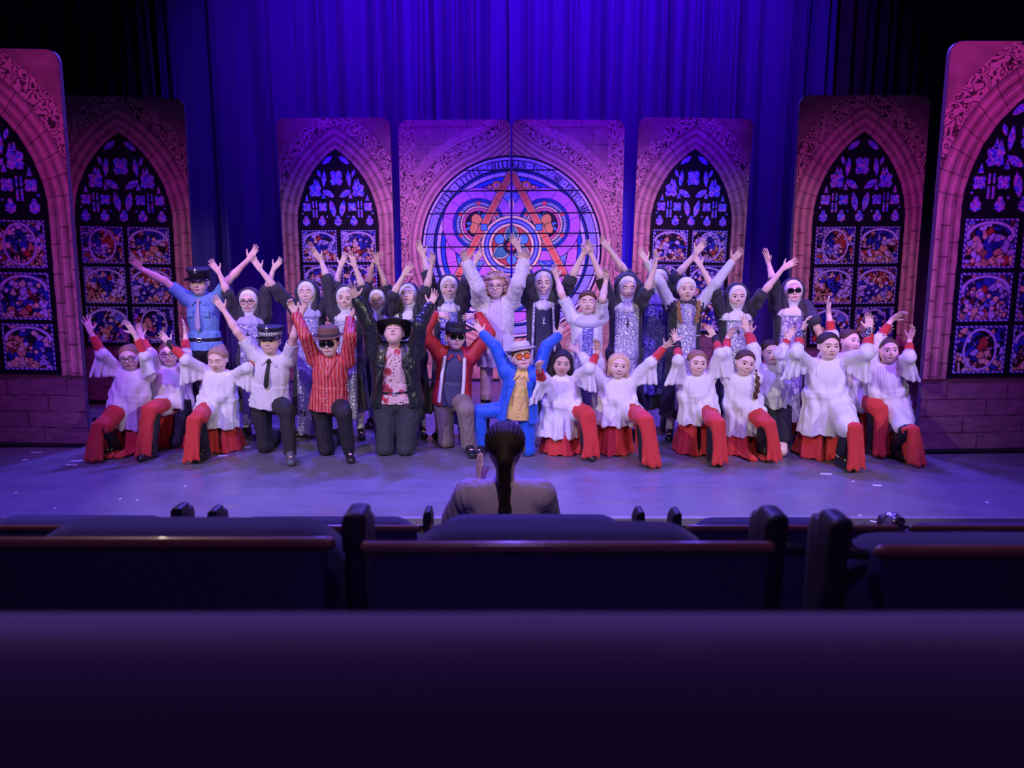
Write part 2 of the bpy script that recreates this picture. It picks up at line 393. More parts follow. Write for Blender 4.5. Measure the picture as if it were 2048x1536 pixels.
    put(quat(.27, 2.42, .088)); put(leaf(.105, 2.385, .085, .036, R(32)))
    put(quat(0, 2.575, .105, .85)); put(leaf(.155, 2.565, .10, .028, R(95))); put(leaf(.215, 2.63, .05, .02, R(70))); put(leaf(.105, 2.79, .08, .030, R(-38)))
    for a, b in ((.17, 2.36), (.38, 2.33), (.27, 2.53), (.235, 2.52)): put(np.maximum(np.abs(gx - a) - .014 * (1 - (z - b) / .05), np.abs(z - b) - .035))
    put(np.hypot(gx - .44, z - 2.14) - .012); put(np.hypot(gx - .135, z - 2.10) - .011)
    return img
# stroke letters in a 1-high box: (x0, y0, x1, y1, half width)
TK, TN = .115, .06
def _arc(cx, cy, rx, ry, a0, a1, w, n=9):
    t = [R(a0 + (a1 - a0) * i / n) for i in range(n + 1)]; return [(cx + rx * math.cos(a), cy + ry * math.sin(a), cx + rx * math.cos(b), cy + ry * math.sin(b), w) for a, b in zip(t, t[1:])]
def _st(x, w=TK): return [(x, .04, x, .96, w), (x - .13, .03, x + .13, .03, TN), (x - .13, .97, x + .13, .97, TN)]
GL = {
 'I': _st(.3), 'L': _st(.15) + [(.15, .04, .6, .04, TN), (.6, .04, .62, .25, TN)], 'T': [(.3, .04, .3, .96, TK), (.17, .03, .43, .03, TN), (0, .95, .6, .95, TN), (0, .95, -.02, .75, TN), (.6, .95, .62, .75, TN)],
 'F': _st(.12) + [(.12, .96, .58, .96, TN), (.58, .96, .6, .76, TN), (.12, .52, .42, .52, TN), (.43, .62, .43, .42, TN)],
 'E': _st(.12) + [(.12, .96, .58, .96, TN), (.58, .96, .6, .76, TN), (.12, .52, .42, .52, TN), (.43, .62, .43, .42, TN), (.12, .04, .6, .04, TN), (.6, .04, .63, .25, TN)],
 'H': _st(.1) + _st(.55) + [(.1, .5, .55, .5, TN)], 'N': _st(.08, TN) + [(.08, .96, .56, .04, TK), (.56, .04, .56, .96, TN), (.44, .97, .68, .97, TN)],
 'M': [(.02, .04, .06, .96, TN), (.06, .96, .32, .08, TK), (.32, .08, .58, .96, TN), (.58, .96, .62, .04, TK), (-.08, .03, .12, .03, TN), (.5, .03, .74, .03, TN)],
 'U': [(.08, .96, .08, .35, TK), (-.04, .97, .2, .97, TN), (.55, .96, .55, .35, TN), (.43, .97, .67, .97, TN)] + _arc(.315, .33, .235, .29, 180, 360, .06),
 'S': _arc(.3, .73, .22, .23, 20, 270, .065) + _arc(.3, .27, .24, .24, 90, -160, .075), 'C': _arc(.36, .5, .32, .46, 50, 310, .07) + [(.58, .97, .6, .7, TN), (.58, .03, .6, .3, TN)],
 'O': _arc(.32, .5, .32, .46, 0, 360, .065, 14), 'D': _st(.1) + _arc(.12, .5, .48, .46, -90, 90, .065), 'R': _st(.1) + _arc(.15, .74, .32, .23, -90, 90, .055) + [(.25, .5, .6, .06, TK), (.55, .04, .72, .04, TN)], '.': [(.3, .5, .31, .5, .12)]}
TEXT = 'SUFFER.LITTLE.CHILDREN.TO.COME.UNTO.ME'
def rose_print(side):
    """side -1 the left leaf, +1 the right leaf; x runs from the flat's own left edge"""
    x, z = grid_uv(); u = (x - FW - .005) if side < 0 else (x + .005); w = z - 1.70; RR = 1.155
    img = stonework(x, z, 21 + side, .42, .2); r = np.hypot(u, w) / RR; th = np.arctan2(w, u); g = np.abs(u) / RR; h = w / RR
    n = fbm(x, z, 10, 60 + side)
    img *= .8
    # ogee hood over the wheel with carved foliage
    hood = np.hypot(u, w) - RR; og = hood - .5 * np.clip(1 - np.abs(u) / .5, 0, 1) ** 2 * .45
    orn = ornament(x, z, 70 + side)
    b = (og > .17) & (og < .30) & (w > -.3); img[b] = (STONE * .08) * (1 - orn[b])[:, None] + STONE * 1.1 * orn[b][:, None]
    b2 = (np.abs(u) > 1.22) & (w > -.6); img[b2] = (STONE * .2) * (1 - orn[b2])[:, None] + STONE * 1.1 * orn[b2][:, None]
    b3 = (og > .30) & (og < .42) & (w > .2) & (orn > .55); img[b3] = STONE * 1.05
    m = (hood > 0) & (og < .17); prof = .8 + .35 * np.sin(og * 2 * math.pi / .075) + .3 * (n - .5)
    jj = np.abs((th / .16) % 1 - .5) * .16; prof = prof * (1 - .5 * aa(.08 - jj - .003, .006)); img[m] = (STONE * 1.1) * prof[m][:, None]
    for q in (.17, .30): mixc(img, aa(np.abs(og - q) - .006, .006) * .6 * (w > -.4), STONE * .15)
    LD = s2l([.03, .03, .16])
    C = dict(lav=s2l([.66, .66, 1.0]), wht=s2l([.84, .80, .98]), blu=s2l([.16, .34, .92]), dbl=s2l([.08, .12, .62]), mag=s2l([.84, .50, .86]), mag2=s2l([.76, .46, .88]), sky=s2l([.32, .62, .92]), teal=s2l([.22, .50, .56]), crm=s2l([.96, .86, .70]), red=s2l([.90, .36, .36]), ter=s2l([.93, .48, .36]), drk=s2l([.14, .07, .20]), ora=s2l([.93, .66, .38]), pnk=s2l([.92, .45, .62]))
    inside = r < 1
    img[inside] = C['sky'] * (.75 + .5 * n[inside])[:, None]
    def ring(rr, a, b, c, amp=.25):
        mk = (rr >= a) & (rr < b) & inside; img[mk] = C[c] * (1 - amp / 2 + amp * vnoise(x, z, 30, 5)[mk])[:, None]
    def line(d, wd=.007): mixc(img, aa(np.abs(d) * RR - wd, .005) * inside, LD)
    # background fans and scrolls
    mk = (r < .62); img[mk] = np.where((np.sin(th * 14 + 6 * n) > 0)[mk][:, None], C['sky'], C['blu']) * (.7 + .5 * n[mk])[:, None]
    sc = np.abs(np.sin(n * 24)) < .25; img[mk & sc] = C['crm'] * .8
    ring(r, .985, 1.0, 'drk'); ring(r, .955, .985, 'wht'); ring(r, .865, .955, 'lav'); ring(r, .835, .865, 'blu'); ring(r, .785, .835, 'wht'); ring(r, .735, .785, 'blu'); ring(r, .62, .735, 'mag')
    for q in (.992, .955, .865, .853, .835, .785, .735, .62): line(r - q)
    # outside text band: scroll blocks in the lower part
    sb = (r > .87) & (r < .95) & (h < .40) & (np.abs(np.sin(r * 90 + 2.2 * np.sin(th * 40))) < .3); img[sb] = C['blu']
    for s in (0,):
        # two upper wheels and a lower one
        for (a, bb) in ((.36, .265), (0, -.42)):
            rr = np.hypot(g - a, h - bb) if a else np.hypot(u / RR, h - bb)
            ring(rr, .27, .40, 'mag2'); ring(rr, .255, .285, 'blu'); ring(rr, .205, .255, 'teal'); ring(rr, .18, .205, 'crm')
            mk = rr < .18; img[mk] = C['drk']
            t2 = np.arctan2(h - bb, (g - a) if a else u / RR); dots = (np.abs(((t2 * rr) / .032) % 1 - .5) * .032 < .0105) & (np.abs(rr - .23) < .0115); img[dots & inside] = C['wht'] * .75
            for q in (.40, .285, .27, .255, .205, .18): line(rr - q, .005)
            for k in range(6):
                q = R(30 + 60 * k); fl = np.hypot((g - a if a else u / RR) - .23 * math.cos(q), h - bb - .23 * math.sin(q)) < .024; img[fl] = C['red']
            # leaves and a pale flower inside
            lob = .16 * np.abs(np.cos(1.5 * t2 + .5)) ** .5 * (.8 + .2 * np.sin(t2 * 13)); mk = (rr < lob) & (rr > .03); img[mk] = np.where((n > .52)[mk][:, None], C['teal'], C['sky']) * (.6 + .8 * n[mk])[:, None]; line(rr - lob, .004)
            if a:
                fx, fz = g - a - .005, h - bb - .0; q = np.hypot(fx / 1.0, fz) ; t3 = np.arctan2(fz, fx); fr = .10 * (1 + .22 * np.cos(3 * t3 + 2.6)); mk = q < fr; img[mk] = C['ora'] * (.8 + .4 * n[mk])[:, None]; line(q - fr, .005)
                for da in (0.4, 2.5, 4.6): mixc(img, aa(seg(fx, fz, 0, 0, .1 * math.cos(da), .1 * math.sin(da)) * RR - .004, .004), LD)
                mk = rr > .18; rim = (np.abs(rr - .165) < .012); img[rim & inside] = C['pnk'] * .9
    # crossing bars of the great triangle
    d = seg(g, h, 0.012, .80, .62, -.34); mk = (d < .040) & inside; img[mk] = C['crm'] * .9; mk = (d < .031) & inside; img[mk] = C['ter'] * (.85 + .3 * n[mk])[:, None]; line(d - .042, .005)
    for q in range(0, 9): t = q / 8.5; line(seg(g, h, .01 + .61 * t - .04, .80 - 1.14 * t - .02, .01 + .61 * t + .04, .80 - 1.14 * t + .02), .003)
    # centre wheel
    rr = np.hypot(g, h - .03); tc = np.arctan2(h - .03, g)
    ring(rr, .30, .335, 'crm'); ring(rr, .25, .30, 'blu'); ring(rr, .215, .25, 'crm')
    mk = rr < .215; img[mk] = C['red'] * (.45 + .5 * n[mk])[:, None]
    dots = (np.abs(((tc * rr) / .026) % 1 - .5) * .026 < .007) & (np.abs(rr - .275) < .008); img[dots] = C['wht']
    for k in range(3):
        q = R(90 + 120 * k); a2, b2_ = (u / RR) * math.cos(q) + (h - .03) * math.sin(q), -(u / RR) * math.sin(q) + (h - .03) * math.cos(q)
        lf = np.abs(b2_) - .085 * (1 - ((a2 - .12) / .12) ** 2); mk = (lf < 0) & (rr < .30) & (rr > .03); img[mk] = C['teal'] * (.7 + .8 * n[mk])[:, None]; line(lf, .006); d3 = np.abs(lf + .012) < .006; img[d3 & (rr < .25)] = C['crm'] * .8
        q2 = q + R(60); a3, b3_ = (u / RR) * math.cos(q2) + (h - .03) * math.sin(q2), -(u / RR) * math.sin(q2) + (h - .03) * math.cos(q2)
        mk = (np.hypot(a3 - .15, b3_) < .055); img[mk] = C['sky'] * (.7 + .6 * n[mk])[:, None]; line(np.hypot(a3 - .15, b3_) - .055, .004)
    ring(rr, .05, .085, 'drk'); ring(rr, 0, .05, 'red'); 
    for q in (.335, .30, .25, .215, .085, .05): line(rr - q, .005)
    # blue square studs where bars and wheel meet
    for a, bb in ((.30, .235),):
        mk = (np.abs(g - a) + 0 < .035) & (np.abs(h - bb) < .035); img[mk] = C['sky']; line(np.maximum(np.abs(g - a), np.abs(h - bb)) - .036, .005)
    # acanthus scrolls by the apex
    for a, bb, s_ in ((.16, .69, .05), (.235, .67, .025)):
        q = np.hypot(g - a, h - bb); mk = (np.abs(q - s_ * .7) < s_ * .28); img[mk & inside] = C['ora']; line(q - s_, .004)
    mk = (np.abs(g) < .03 * (1 - np.abs(h - .49) / .09)); img[mk & inside] = C['crm']
    # radial leads and iron bars
    rad = np.abs((th / (math.pi / 14)) % 1 - .5) * (math.pi / 14) * r; mixc(img, aa((math.pi / 28 * r - rad) * RR - .003, .005) * inside * (r > .62) * ((r < .865) | (r > .955)) * .9, LD)
    for q in (.851, .631, .388, .167, .024, -.19, -.30, -.5, -.7): mixc(img, aa(np.abs(h - q - .006 * u) * RR - .009, .004) * inside, LD * .5)
    # the inscription
    N = len(TEXT); gh = .076
    for i, ch in enumerate(TEXT):
        a = R(155.5 - (i + .5) * 131 / N); cx_, cz_ = RR * .877 * math.cos(a), RR * .877 * math.sin(a)
        if (side < 0 and cx_ > .08) or (side > 0 and cx_ < -.08): continue
        sel = np.nonzero(np.hypot(u - cx_, w - cz_) < .12); uu, ww = u[sel] - cx_, w[sel] - cz_
        ry = (uu * math.cos(a) + ww * math.sin(a)) / gh; rx = (uu * math.sin(a) - ww * math.cos(a)) / gh + .32
        d = np.full(len(rx), 9.)
        for (x0, y0, x1, y1, wd) in GL[ch]: d = np.minimum(d, seg(rx, ry, x0, y0, x1, y1) - wd)
        m = aa(d, .08)[:, None]; img[sel] = img[sel] * (1 - m) + s2l([.02, .01, .12]) * m
    mixc(img, aa(np.abs(r - 1) * RR - .010, .006), LD)
    return img
def print_mesh(name, img, m):
    x, z = grid_uv(); nx, nz = x.shape
    # rounded upper corners
    rc = .10; dx = np.maximum(np.abs(x - FW / 2) - (FW / 2 - rc), 0); dz = np.maximum(z - (FH - rc), 0)
    ok = ~((dx > 0) & (dz > 0) & (np.hypot(dx, dz) > rc - .004))
    v = np.stack([x.ravel() - FW / 2, np.zeros(x.size), z.ravel()], 1); id_ = np.arange(nx * nz).reshape(nx, nz)
    f = np.stack([id_[:-1, :-1], id_[1:, :-1], id_[1:, 1:], id_[:-1, 1:]], -1); fo = ok[:-1, :-1] & ok[1:, :-1] & ok[1:, 1:] & ok[:-1, 1:]
    me = raw_mesh(name, v, f[fo], [m], smooth=False)
    ca = me.color_attributes.new('Col', 'FLOAT_COLOR', 'POINT'); c = np.ones((nx * nz, 4), F32); c[:, :3] = np.clip(img.reshape(-1, 3), 0, 1); ca.data.foreach_set('color', c.ravel())
    return me
def slab_mesh(name, m, w, h, t, rc=.10):
    pr = [(-w / 2, 0), (w / 2, 0)] + [(w / 2 - rc + rc * math.cos(R(a)), h - rc + rc * math.sin(R(a))) for a in range(0, 91, 9)] + [(-w / 2 + rc + rc * math.cos(R(a)), h - rc + rc * math.sin(R(a))) for a in range(90, 181, 9)]
    n = len(pr); v = [(a, 0, b) for a, b in pr] + [(a, t, b) for a, b in pr]
    f = [tuple(range(n)), tuple(range(2 * n - 1, n - 1, -1))] + [(i, i + n, (i + 1) % n + n, (i + 1) % n) for i in range(n)]
    return raw_mesh(name, v, f, [m], smooth=False)
# ---------------------------------------------------------------- stage floor, curtains, flats, auditorium
def stage_mat():
    m = mat('stage_black_vinyl', (.16, .15, .19), .33, bump=.15, bscale=25, spec=.5, var=.25, vscale=3.0); nt = m.node_tree
    b = nt.nodes['Principled BSDF']; tc = nt.nodes['Texture Coordinate']; n = nt.nodes.new('ShaderNodeTexNoise'); n.inputs['Scale'].default_value = 2.2; n.inputs['Detail'].default_value = 8; n.inputs['Distortion'].default_value = 1.5
    mp = nt.nodes.new('ShaderNodeMapping'); mp.inputs['Scale'].default_value = (.6, 2.2, 1); nt.links.new(tc.outputs['Object'], mp.inputs[0]); nt.links.new(mp.outputs[0], n.inputs['Vector'])
    cr = nt.nodes.new('ShaderNodeMapRange'); cr.inputs[1].default_value = .35; cr.inputs[2].default_value = .7; cr.inputs[3].default_value = .24; cr.inputs[4].default_value = .5
    nt.links.new(n.outputs['Fac'], cr.inputs[0]); nt.links.new(cr.outputs[0], b.inputs['Roughness']); return m
STG = 4.78
v, f = [], []; box_mb((-8, STG, -.06), (8, 12.2, 0), v, f); link('floor', raw_mesh('floor', v, f, [stage_mat()], smooth=False), kind='structure')
v, f = [], []; box_mb((-8, STG - .02, -.75), (8, STG, -.045), v, f); link('trim_1', raw_mesh('trim', v, f, [M('stage_front_dark', (.03, .025, .035), .7)], smooth=False), kind='structure')
v, f = [], []; box_mb((-8, STG - .05, -.045), (8, STG, .004), v, f); link('trim_2', raw_mesh('trim', v, f, [M('nosing_metal', (.42, .38, .42), .35, .6)], smooth=False), kind='structure')
# raked auditorium steps, back wall and side walls behind the drapes
v, f = [], []
for y0, y1, z in ((-1.6, .10, .72), (.10, .98, .40), (.98, 1.9, .10), (1.9, 2.75, -.18), (2.75, STG, -.40)): box_mb((-8, y0, -.9), (8, y1, z - .0), v, f)
link('floor_auditorium', raw_mesh('auditorium', v, f, [M('dark_carpet', (.02, .015, .03), .95)], smooth=False), kind='structure')
blk = M('black_wall', (.006, .006, .008), .9)
for nm, lo, hi in (('wall_back', (-8, 12.2, -.06), (8, 12.3, 8.2)), ('wall_left', (-8.1, -1.6, -.9), (-8, 12.3, 8.2)), ('wall_right', (8, -1.6, -.9), (8.1, 12.3, 8.2)), ('ceiling', (-8.1, -1.6, 8.2), (8.1, 12.3, 8.3)), ('wall_front', (-8.1, -1.7, -.9), (8.1, -1.6, 8.2))):
    v, f = [], []; box_mb(lo, hi, v, f); link(nm, raw_mesh(nm, v, f, [blk], smooth=False), kind='structure')

def curtain(name, x0, x1, y, z0, z1, m, seed, amp=.15, per=.36, **k):
    rs = np.random.RandomState(seed); xs = np.arange(x0, x1, .012); n = len(xs); zs = np.linspace(z0, z1, 26)
    ph = np.cumsum(2 * math.pi * .012 / per * (1 + .65 * np.sin(np.cumsum(rs.normal(0, .22, n))))); am = amp * (.35 + .65 * np.abs(np.sin(np.cumsum(rs.normal(0, .12, n)))))
    X = np.repeat(xs[:, None], 26, 1) + .02 * np.sin(ph[:, None] * .5 + zs[None] * .5); t = ((z1 - zs) / (z1 - z0))[None]
    Y = y + am[:, None] * (np.sin(ph[:, None] + .25 * np.sin(zs[None] * 1.1 + xs[:, None])) * (.7 + .5 * t) + .35 * np.sin(ph[:, None] * 2.3 + 1))
    Z = np.repeat(zs[None], n, 0); v = np.stack([X.ravel(), Y.ravel(), Z.ravel()], 1); i_ = np.arange(n * 26).reshape(n, 26)
    f = np.stack([i_[:-1, :-1], i_[1:, :-1], i_[1:, 1:], i_[:-1, 1:]], -1).reshape(-1, 4)
    o = link(name, raw_mesh(name, v - np.array([(x0 + x1) / 2, y, 0]), f, [m]), loc=((x0 + x1) / 2, y, 0), **k)
    so = o.modifiers.new('thick', 'SOLIDIFY'); so.thickness = .006; return o
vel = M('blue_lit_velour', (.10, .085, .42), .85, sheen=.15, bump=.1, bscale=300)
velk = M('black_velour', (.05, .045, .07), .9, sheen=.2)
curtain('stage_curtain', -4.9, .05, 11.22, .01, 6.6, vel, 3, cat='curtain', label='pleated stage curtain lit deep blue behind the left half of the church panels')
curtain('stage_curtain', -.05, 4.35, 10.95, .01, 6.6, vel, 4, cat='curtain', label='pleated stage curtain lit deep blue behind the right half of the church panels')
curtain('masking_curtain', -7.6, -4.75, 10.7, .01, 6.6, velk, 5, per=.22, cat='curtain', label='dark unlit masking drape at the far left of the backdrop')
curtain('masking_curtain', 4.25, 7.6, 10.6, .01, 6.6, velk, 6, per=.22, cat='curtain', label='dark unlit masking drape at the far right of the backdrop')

pm = vcol_mat('printed_panel', .6); em = M('panel_edge', (.10, .07, .13), .5)
slab = slab_mesh('panel_board', em, FW, FH, .045)
prints = {1: print_mesh('print_a', window_print(1), pm), 2: print_mesh('print_b', window_print(2), pm), 3: print_mesh('print_c', window_print(3), pm),
          'L': print_mesh('print_l', rose_print(-1), pm), 'R': print_mesh('print_r', rose_print(1), pm)}
kd = M('black_steel', (.02, .02, .022), .5, .5)
def flat(px, pybase, Y, yaw, key, label, roll=0.):
    p = at(px, 700, Y); o = link('scenery_panel', slab, loc=(p[0], Y, .03), cat='scenery panel', label=label, group='printed church scenery panels'); o.rotation_euler = (0, R(roll), R(yaw))
    q = link('printed_face', prints[key], o, loc=(0, -.0015, 0))
    for sx in (-1, 1):                                           # rear brace with foot plate
        v, f = [], []; box_mb((sx * .5 - .02, .045, .02), (sx * .5 + .02, .085, 1.9), v, f); box_mb((sx * .5 - .05, .045, -.03), (sx * .5 + .05, .55, .0), v, f); box_mb((sx * .5 - .02, .5, -.03), (sx * .5 + .02, .54, .12), v, f)
        link('brace', raw_mesh('brace', v, f, [kd], smooth=False), o)
    box = []; v, f = [], []; box_mb((-FW / 2 + .04, -.06, -.03), (FW / 2 - .04, .14, .0), v, f); link('base_plate', raw_mesh('base_plate', v, f, [kd], smooth=False), o)
    return o
flat(-4, 0, 6.62, 0, 1, 'tall church window panel at the far left edge, cut off by the frame', 1.0)
flat(262, 0, 8.6, 5, 2, 'church window panel standing behind the far left one, pale policeman in front', 1.0)
flat(686, 0, 9.95, 0, 3, 'church window panel left of the round stained glass window', -.3)
flat(914, 0, 10.08, -1.5, 'L', 'left half of the round rose window panel, lettered SUFFER LITTLE CHILDREN')
flat(1132, 0, 10.08, 1.5, 'R', 'right half of the round rose window panel, lettered TO COME UNTO ME')
flat(1364, 0, 9.95, -1, 1, 'church window panel right of the round stained glass window', 1.2)
flat(1700, 0, 8.55, 3, 2, 'church window panel behind the tall right edge one, sunglasses nun in front', -.6)
flat(2016, 0, 6.42, 2, 3, 'tall church window panel at the far right edge, cut off by the frame', -.4)

# paper and tape scraps on the floor
scr = M('white_tape', (.85, .80, .82), .6)
for (px, py, l, a) in ((490, 894, .10, 5), (446, 912, .08, 0), (154, 922, .09, 3), (143, 930, .10, -5), (73, 905, .09, 0), (49, 920, .045, 40), (184, 887, .03, 10), (196, 889, .07, 50), (546, 853, .12, 0), (546, 864, .08, 0), (844, 829, .08, 0), (856, 869, .11, -2), (1652, 948, .085, -8), (1754, 971, .06, -5), (1974, 1005, .02, 0), (1756, 1046, .10, -48), (1706, 963, .015, 0), (1719, 1031, .018, 0), (275, 1000, .012, 0), (32, 986, .012, 0), (110, 1016, .012, 0), (370, 973, .012, 0), (241, 998, .01, 0)):
    p = flr(px, py); v, f = [], []; box_mb((-l / 2, -.011, .0005), (l / 2, .011, .003), v, f); o = link('tape_scrap', raw_mesh('tape_scrap', v, f, [scr], smooth=False), loc=(p[0], p[1], 0), cat='scrap', label='small white scrap of paper lying on the stage floor', group='white scraps on the stage floor'); o.rotation_euler = (0, 0, R(a))

# ---- auditorium seats
seat_fab = M('seat_fabric', (.06, .045, .15), .95, sheen=.35, bump=.15, bscale=220); wood = M('seat_wood', (.33, .13, .11), .28, coat=.5, var=.3, vscale=20); plas = M('seat_plastic', (.035, .03, .05), .45); shin = M('shiny_end', (.4, .4, .42), .2, .8, bump=.6, bscale=60)
seatback = M('seat_shell', (.075, .055, .16), .7)
def P_rrect(c, hx, hy, hz, rc, rb, op='+', k=.01):
    """upright slab whose corners are rounded by rc in the x-z plane and edges by rb"""
    c = np.asarray(c, float)
    def fn(p):
        q = np.abs(p - c.astype(F32)); a = np.maximum(q[:, 0] - (hx - rc), 0); b = np.maximum(q[:, 2] - (hz - rc), 0)
        d = np.hypot(a, b) + np.minimum(np.maximum(q[:, 0] - (hx - rc), q[:, 2] - (hz - rc)), 0) - rc; w = q[:, 1] - hy
        d2, w2 = d + rb, w + rb
        return np.hypot(np.maximum(d2, 0), np.maximum(w2, 0)) + np.minimum(np.maximum(d2, w2), 0) - rb
    h = np.array([hx, hy, hz]); return (op, k, fn, c - h, c + h)
def row_seat(x0, x1, r0, r1, y, ztop, seed, label, rc=.075, rz=.045):
    """seen from behind: padded cushion standing above a wooden rail on a dark shell; r0, r1 = rail ends"""
    cx = (x0 + x1) / 2; o = empty('theatre_seat', (cx, y, ztop - .95), label=label, cat='theatre seat', group='theatre seats seen from behind')
    b = np.array([cx, y, ztop - .95]); h = (x1 - x0) / 2
    pr = [P_rrect((cx, y + .045, ztop - .31), h, .05, .31, rc, .04), P_ell((cx, y + .05, ztop - .02), (h * .6, .045, .006), k=.02)]
    cloth('back_cushion', pr, seat_fab, o, b, .007, wr=.0004, wf=20, seed=seed)
    v, f = [], []; box_mb((r0 - cx + .005, -.030, .30), (r1 - cx - .005, -.012, .95 - rz - .008), v, f); link('back_shell', raw_mesh('back_shell', v, f, [seatback], smooth=False), o)
    cloth('wooden_rail', [P_rc((r0, y - .022, ztop - rz), (r1, y - .022, ztop - rz), .0092)], wood, o, b, .0035, wr=0)
    cloth('seat_cushion', [P_box((cx, y + .32, ztop - .52), (h * .9, .20, .06), r=.04)], seat_fab, o, b, .015, wr=0)
    return o
def seat_post(px, py, y, w, d, label, m=plas):
    p = at(px, py, y); z0 = p[2] - .62
    o = link('armrest_post', None, loc=(p[0], y, z0), cat='armrest', label=label, group='armrest posts between the seats')if False else empty('armrest_post', (p[0], y, z0), label=label, cat='armrest', group='armrest posts between the seats')
    b = np.array([p[0], y, z0])
    cloth('end_cap', [P_box((p[0], y + .03, p[2] - .03), (w / 2, d / 2, .03), r=.008), P_rc((p[0] + w * .5, y, p[2] - .045), (p[0] + w * .9, y, p[2] - .047), .008, k=.01), P_cut((p[0] - w * .5, y, p[2] - .012), (-.8, 0, .5))], m, o, b, .004, wr=0)
    cloth('upright', [P_box((p[0], y + .05, z0 + .30), (w * .42, .05, .30), r=.01)], plas, o, b, .01, wr=0)
    return o
def seatpx(xl, xr, rl, rr, ytop, y, seed, label, **k):
    f = lambda x: at(x, ytop, y)[0]; zt = at(xl, ytop, y + .08)[2]; rp = k.pop('rail', 1057)
    return row_seat(f(xl), f(xr), f(rl), f(rr), y, zt, seed, label, rz=zt - at(0, rp, y - .022)[2], **k)
Y1, Y2, Y3 = .98, 1.86, 2.75
seatpx(14, 682, -140, 664, 1026, Y1, 1, 'nearest whole seat at the left, wide worn rail below a rounded cushion', rail=1087)
seatpx(795, 1450, 738, 1530, 1034, Y1, 2, 'seat in the middle of the nearest sharp row, below the ponytailed spectator', rail=1096)
seatpx(1702, 2380, 1750, 2400, 1056, Y1, 3, 'right seat of the nearest sharp row, bright glint on its rail', rail=1104)
seatpx(-60, 330, -100, 330, 1026, Y2, 4, 'seat top behind the nearest left seat, left of two small posts')
seatpx(440, 836, 436, 838, 1028, Y2, 6, 'seat top of the second row peeping out left of the middle seat')
seatpx(868, 1262, 866, 1264, 1024, Y2, 7, 'seat top of the second row directly below the spectator')
seatpx(1384, 1752, 1374, 1784, 1030, Y2, 8, 'seat top of the second row between the thick posts on the right')
seatpx(1822, 2210, 1816, 2215, 1041, Y2, 9, 'seat top of the second row at the right edge beside the glinting post')
for a in ((703, 1030, Y1, .034, .055, 'thick dark armrest post right of the nearest left seat'), (1560, 1034, Y1, .032, .055, 'left one of the two thick posts on the right of the middle seat'), (1690, 1042, Y1, .032, .055, 'right one of the two thick posts, beside the right seat'),
          (349, 1017, Y2, .03, .06, 'small dark armrest post, leftmost of the second row'), (421, 1022, Y2, .026, .06, 'small dark armrest post, second from the left in the second row'), (853, 1024, Y2, .022, .06, 'thin dark armrest post left of the ponytailed spectator'),
          (1282, 1025, Y2, .024, .06, 'small dark armrest post right of the ponytailed spectator, left of its pair'), (1356, 1027, Y2, .024, .06, 'small dark armrest post right of the ponytailed spectator, right of its pair'), (1800, 1037, Y2, .036, .06, 'armrest post with a bright worn silver top at the right', shin)):
    seat_post(*a)
# the blurred seat back right in front of the lens
p = at(1024, 1200, .395); o = empty('theatre_seat', (0, .36, p[2] - .95), label='blurred dark purple seat back filling the bottom of the view', cat='theatre seat')
b = np.array([0, .36, p[2] - .95])
cloth('back_cushion', [P_box((0, .372, p[2] - .36), (.36, .032, .36), r=.03)], M('near_seat_fabric_lit', (.17, .10, .30), .95, sheen=.5), o, b, .01, wr=.0004, wf=25)  # same fabric as the other seats, its colour lightened to stand for light
v, f = [], []; box_mb((-.34, -.10, .0), (.34, -.07, .80), v, f); link('back_shell', raw_mesh('back_shell', v, f, [seatback], smooth=False), o)
print('set built', round(time.time() - T0, 1))
# ---------------------------------------------------------------- people
def skin_m(tone):
    c = {'fair': (.86, .58, .50), 'light': (.82, .53, .44), 'tan': (.68, .42, .33), 'brown': (.48, .26, .18)}[tone]
    return M('skin_' + tone, c, .5, spec=.35, var=.05, vscale=30)
def hair_m(h): return M('hair_' + h, tuple(min(1., c * 1.35) for c in hexl(h)), .55, bump=.6, bscale=160, var=.35, vscale=90, spec=.4)
EYEW = lambda: M('eye_white', (.85, .82, .82), .3); IRIS = lambda: M('iris_dark', (.03, .02, .02), .2); LIP = lambda: M('lips', (.62, .16, .18), .45); TEETH = lambda: M('teeth', (.9, .86, .82), .3)
class Frame:
    def __init__(s, c, yaw=0, pitch=0, roll=0, h=.21, back=False):
        a, b, g = R(yaw + (180 if back else 0)), R(pitch), R(roll)
        f = V(math.sin(a), -math.cos(a), 0); x = V(math.cos(a), math.sin(a), 0); z = V(0, 0, 1)
        f, z = f * math.cos(b) + z * math.sin(b), z * math.cos(b) - f * math.sin(b)
        x, z = x * math.cos(g) + z * math.sin(g), z * math.cos(g) - x * math.sin(g)
        s.c, s.x, s.f, s.z, s.h = np.array(c, float), x, f, z, h; s.A = np.stack([x, f, z])
    def p(s, x, f, z): return s.c + s.h * (x * s.x + f * s.f + z * s.z)
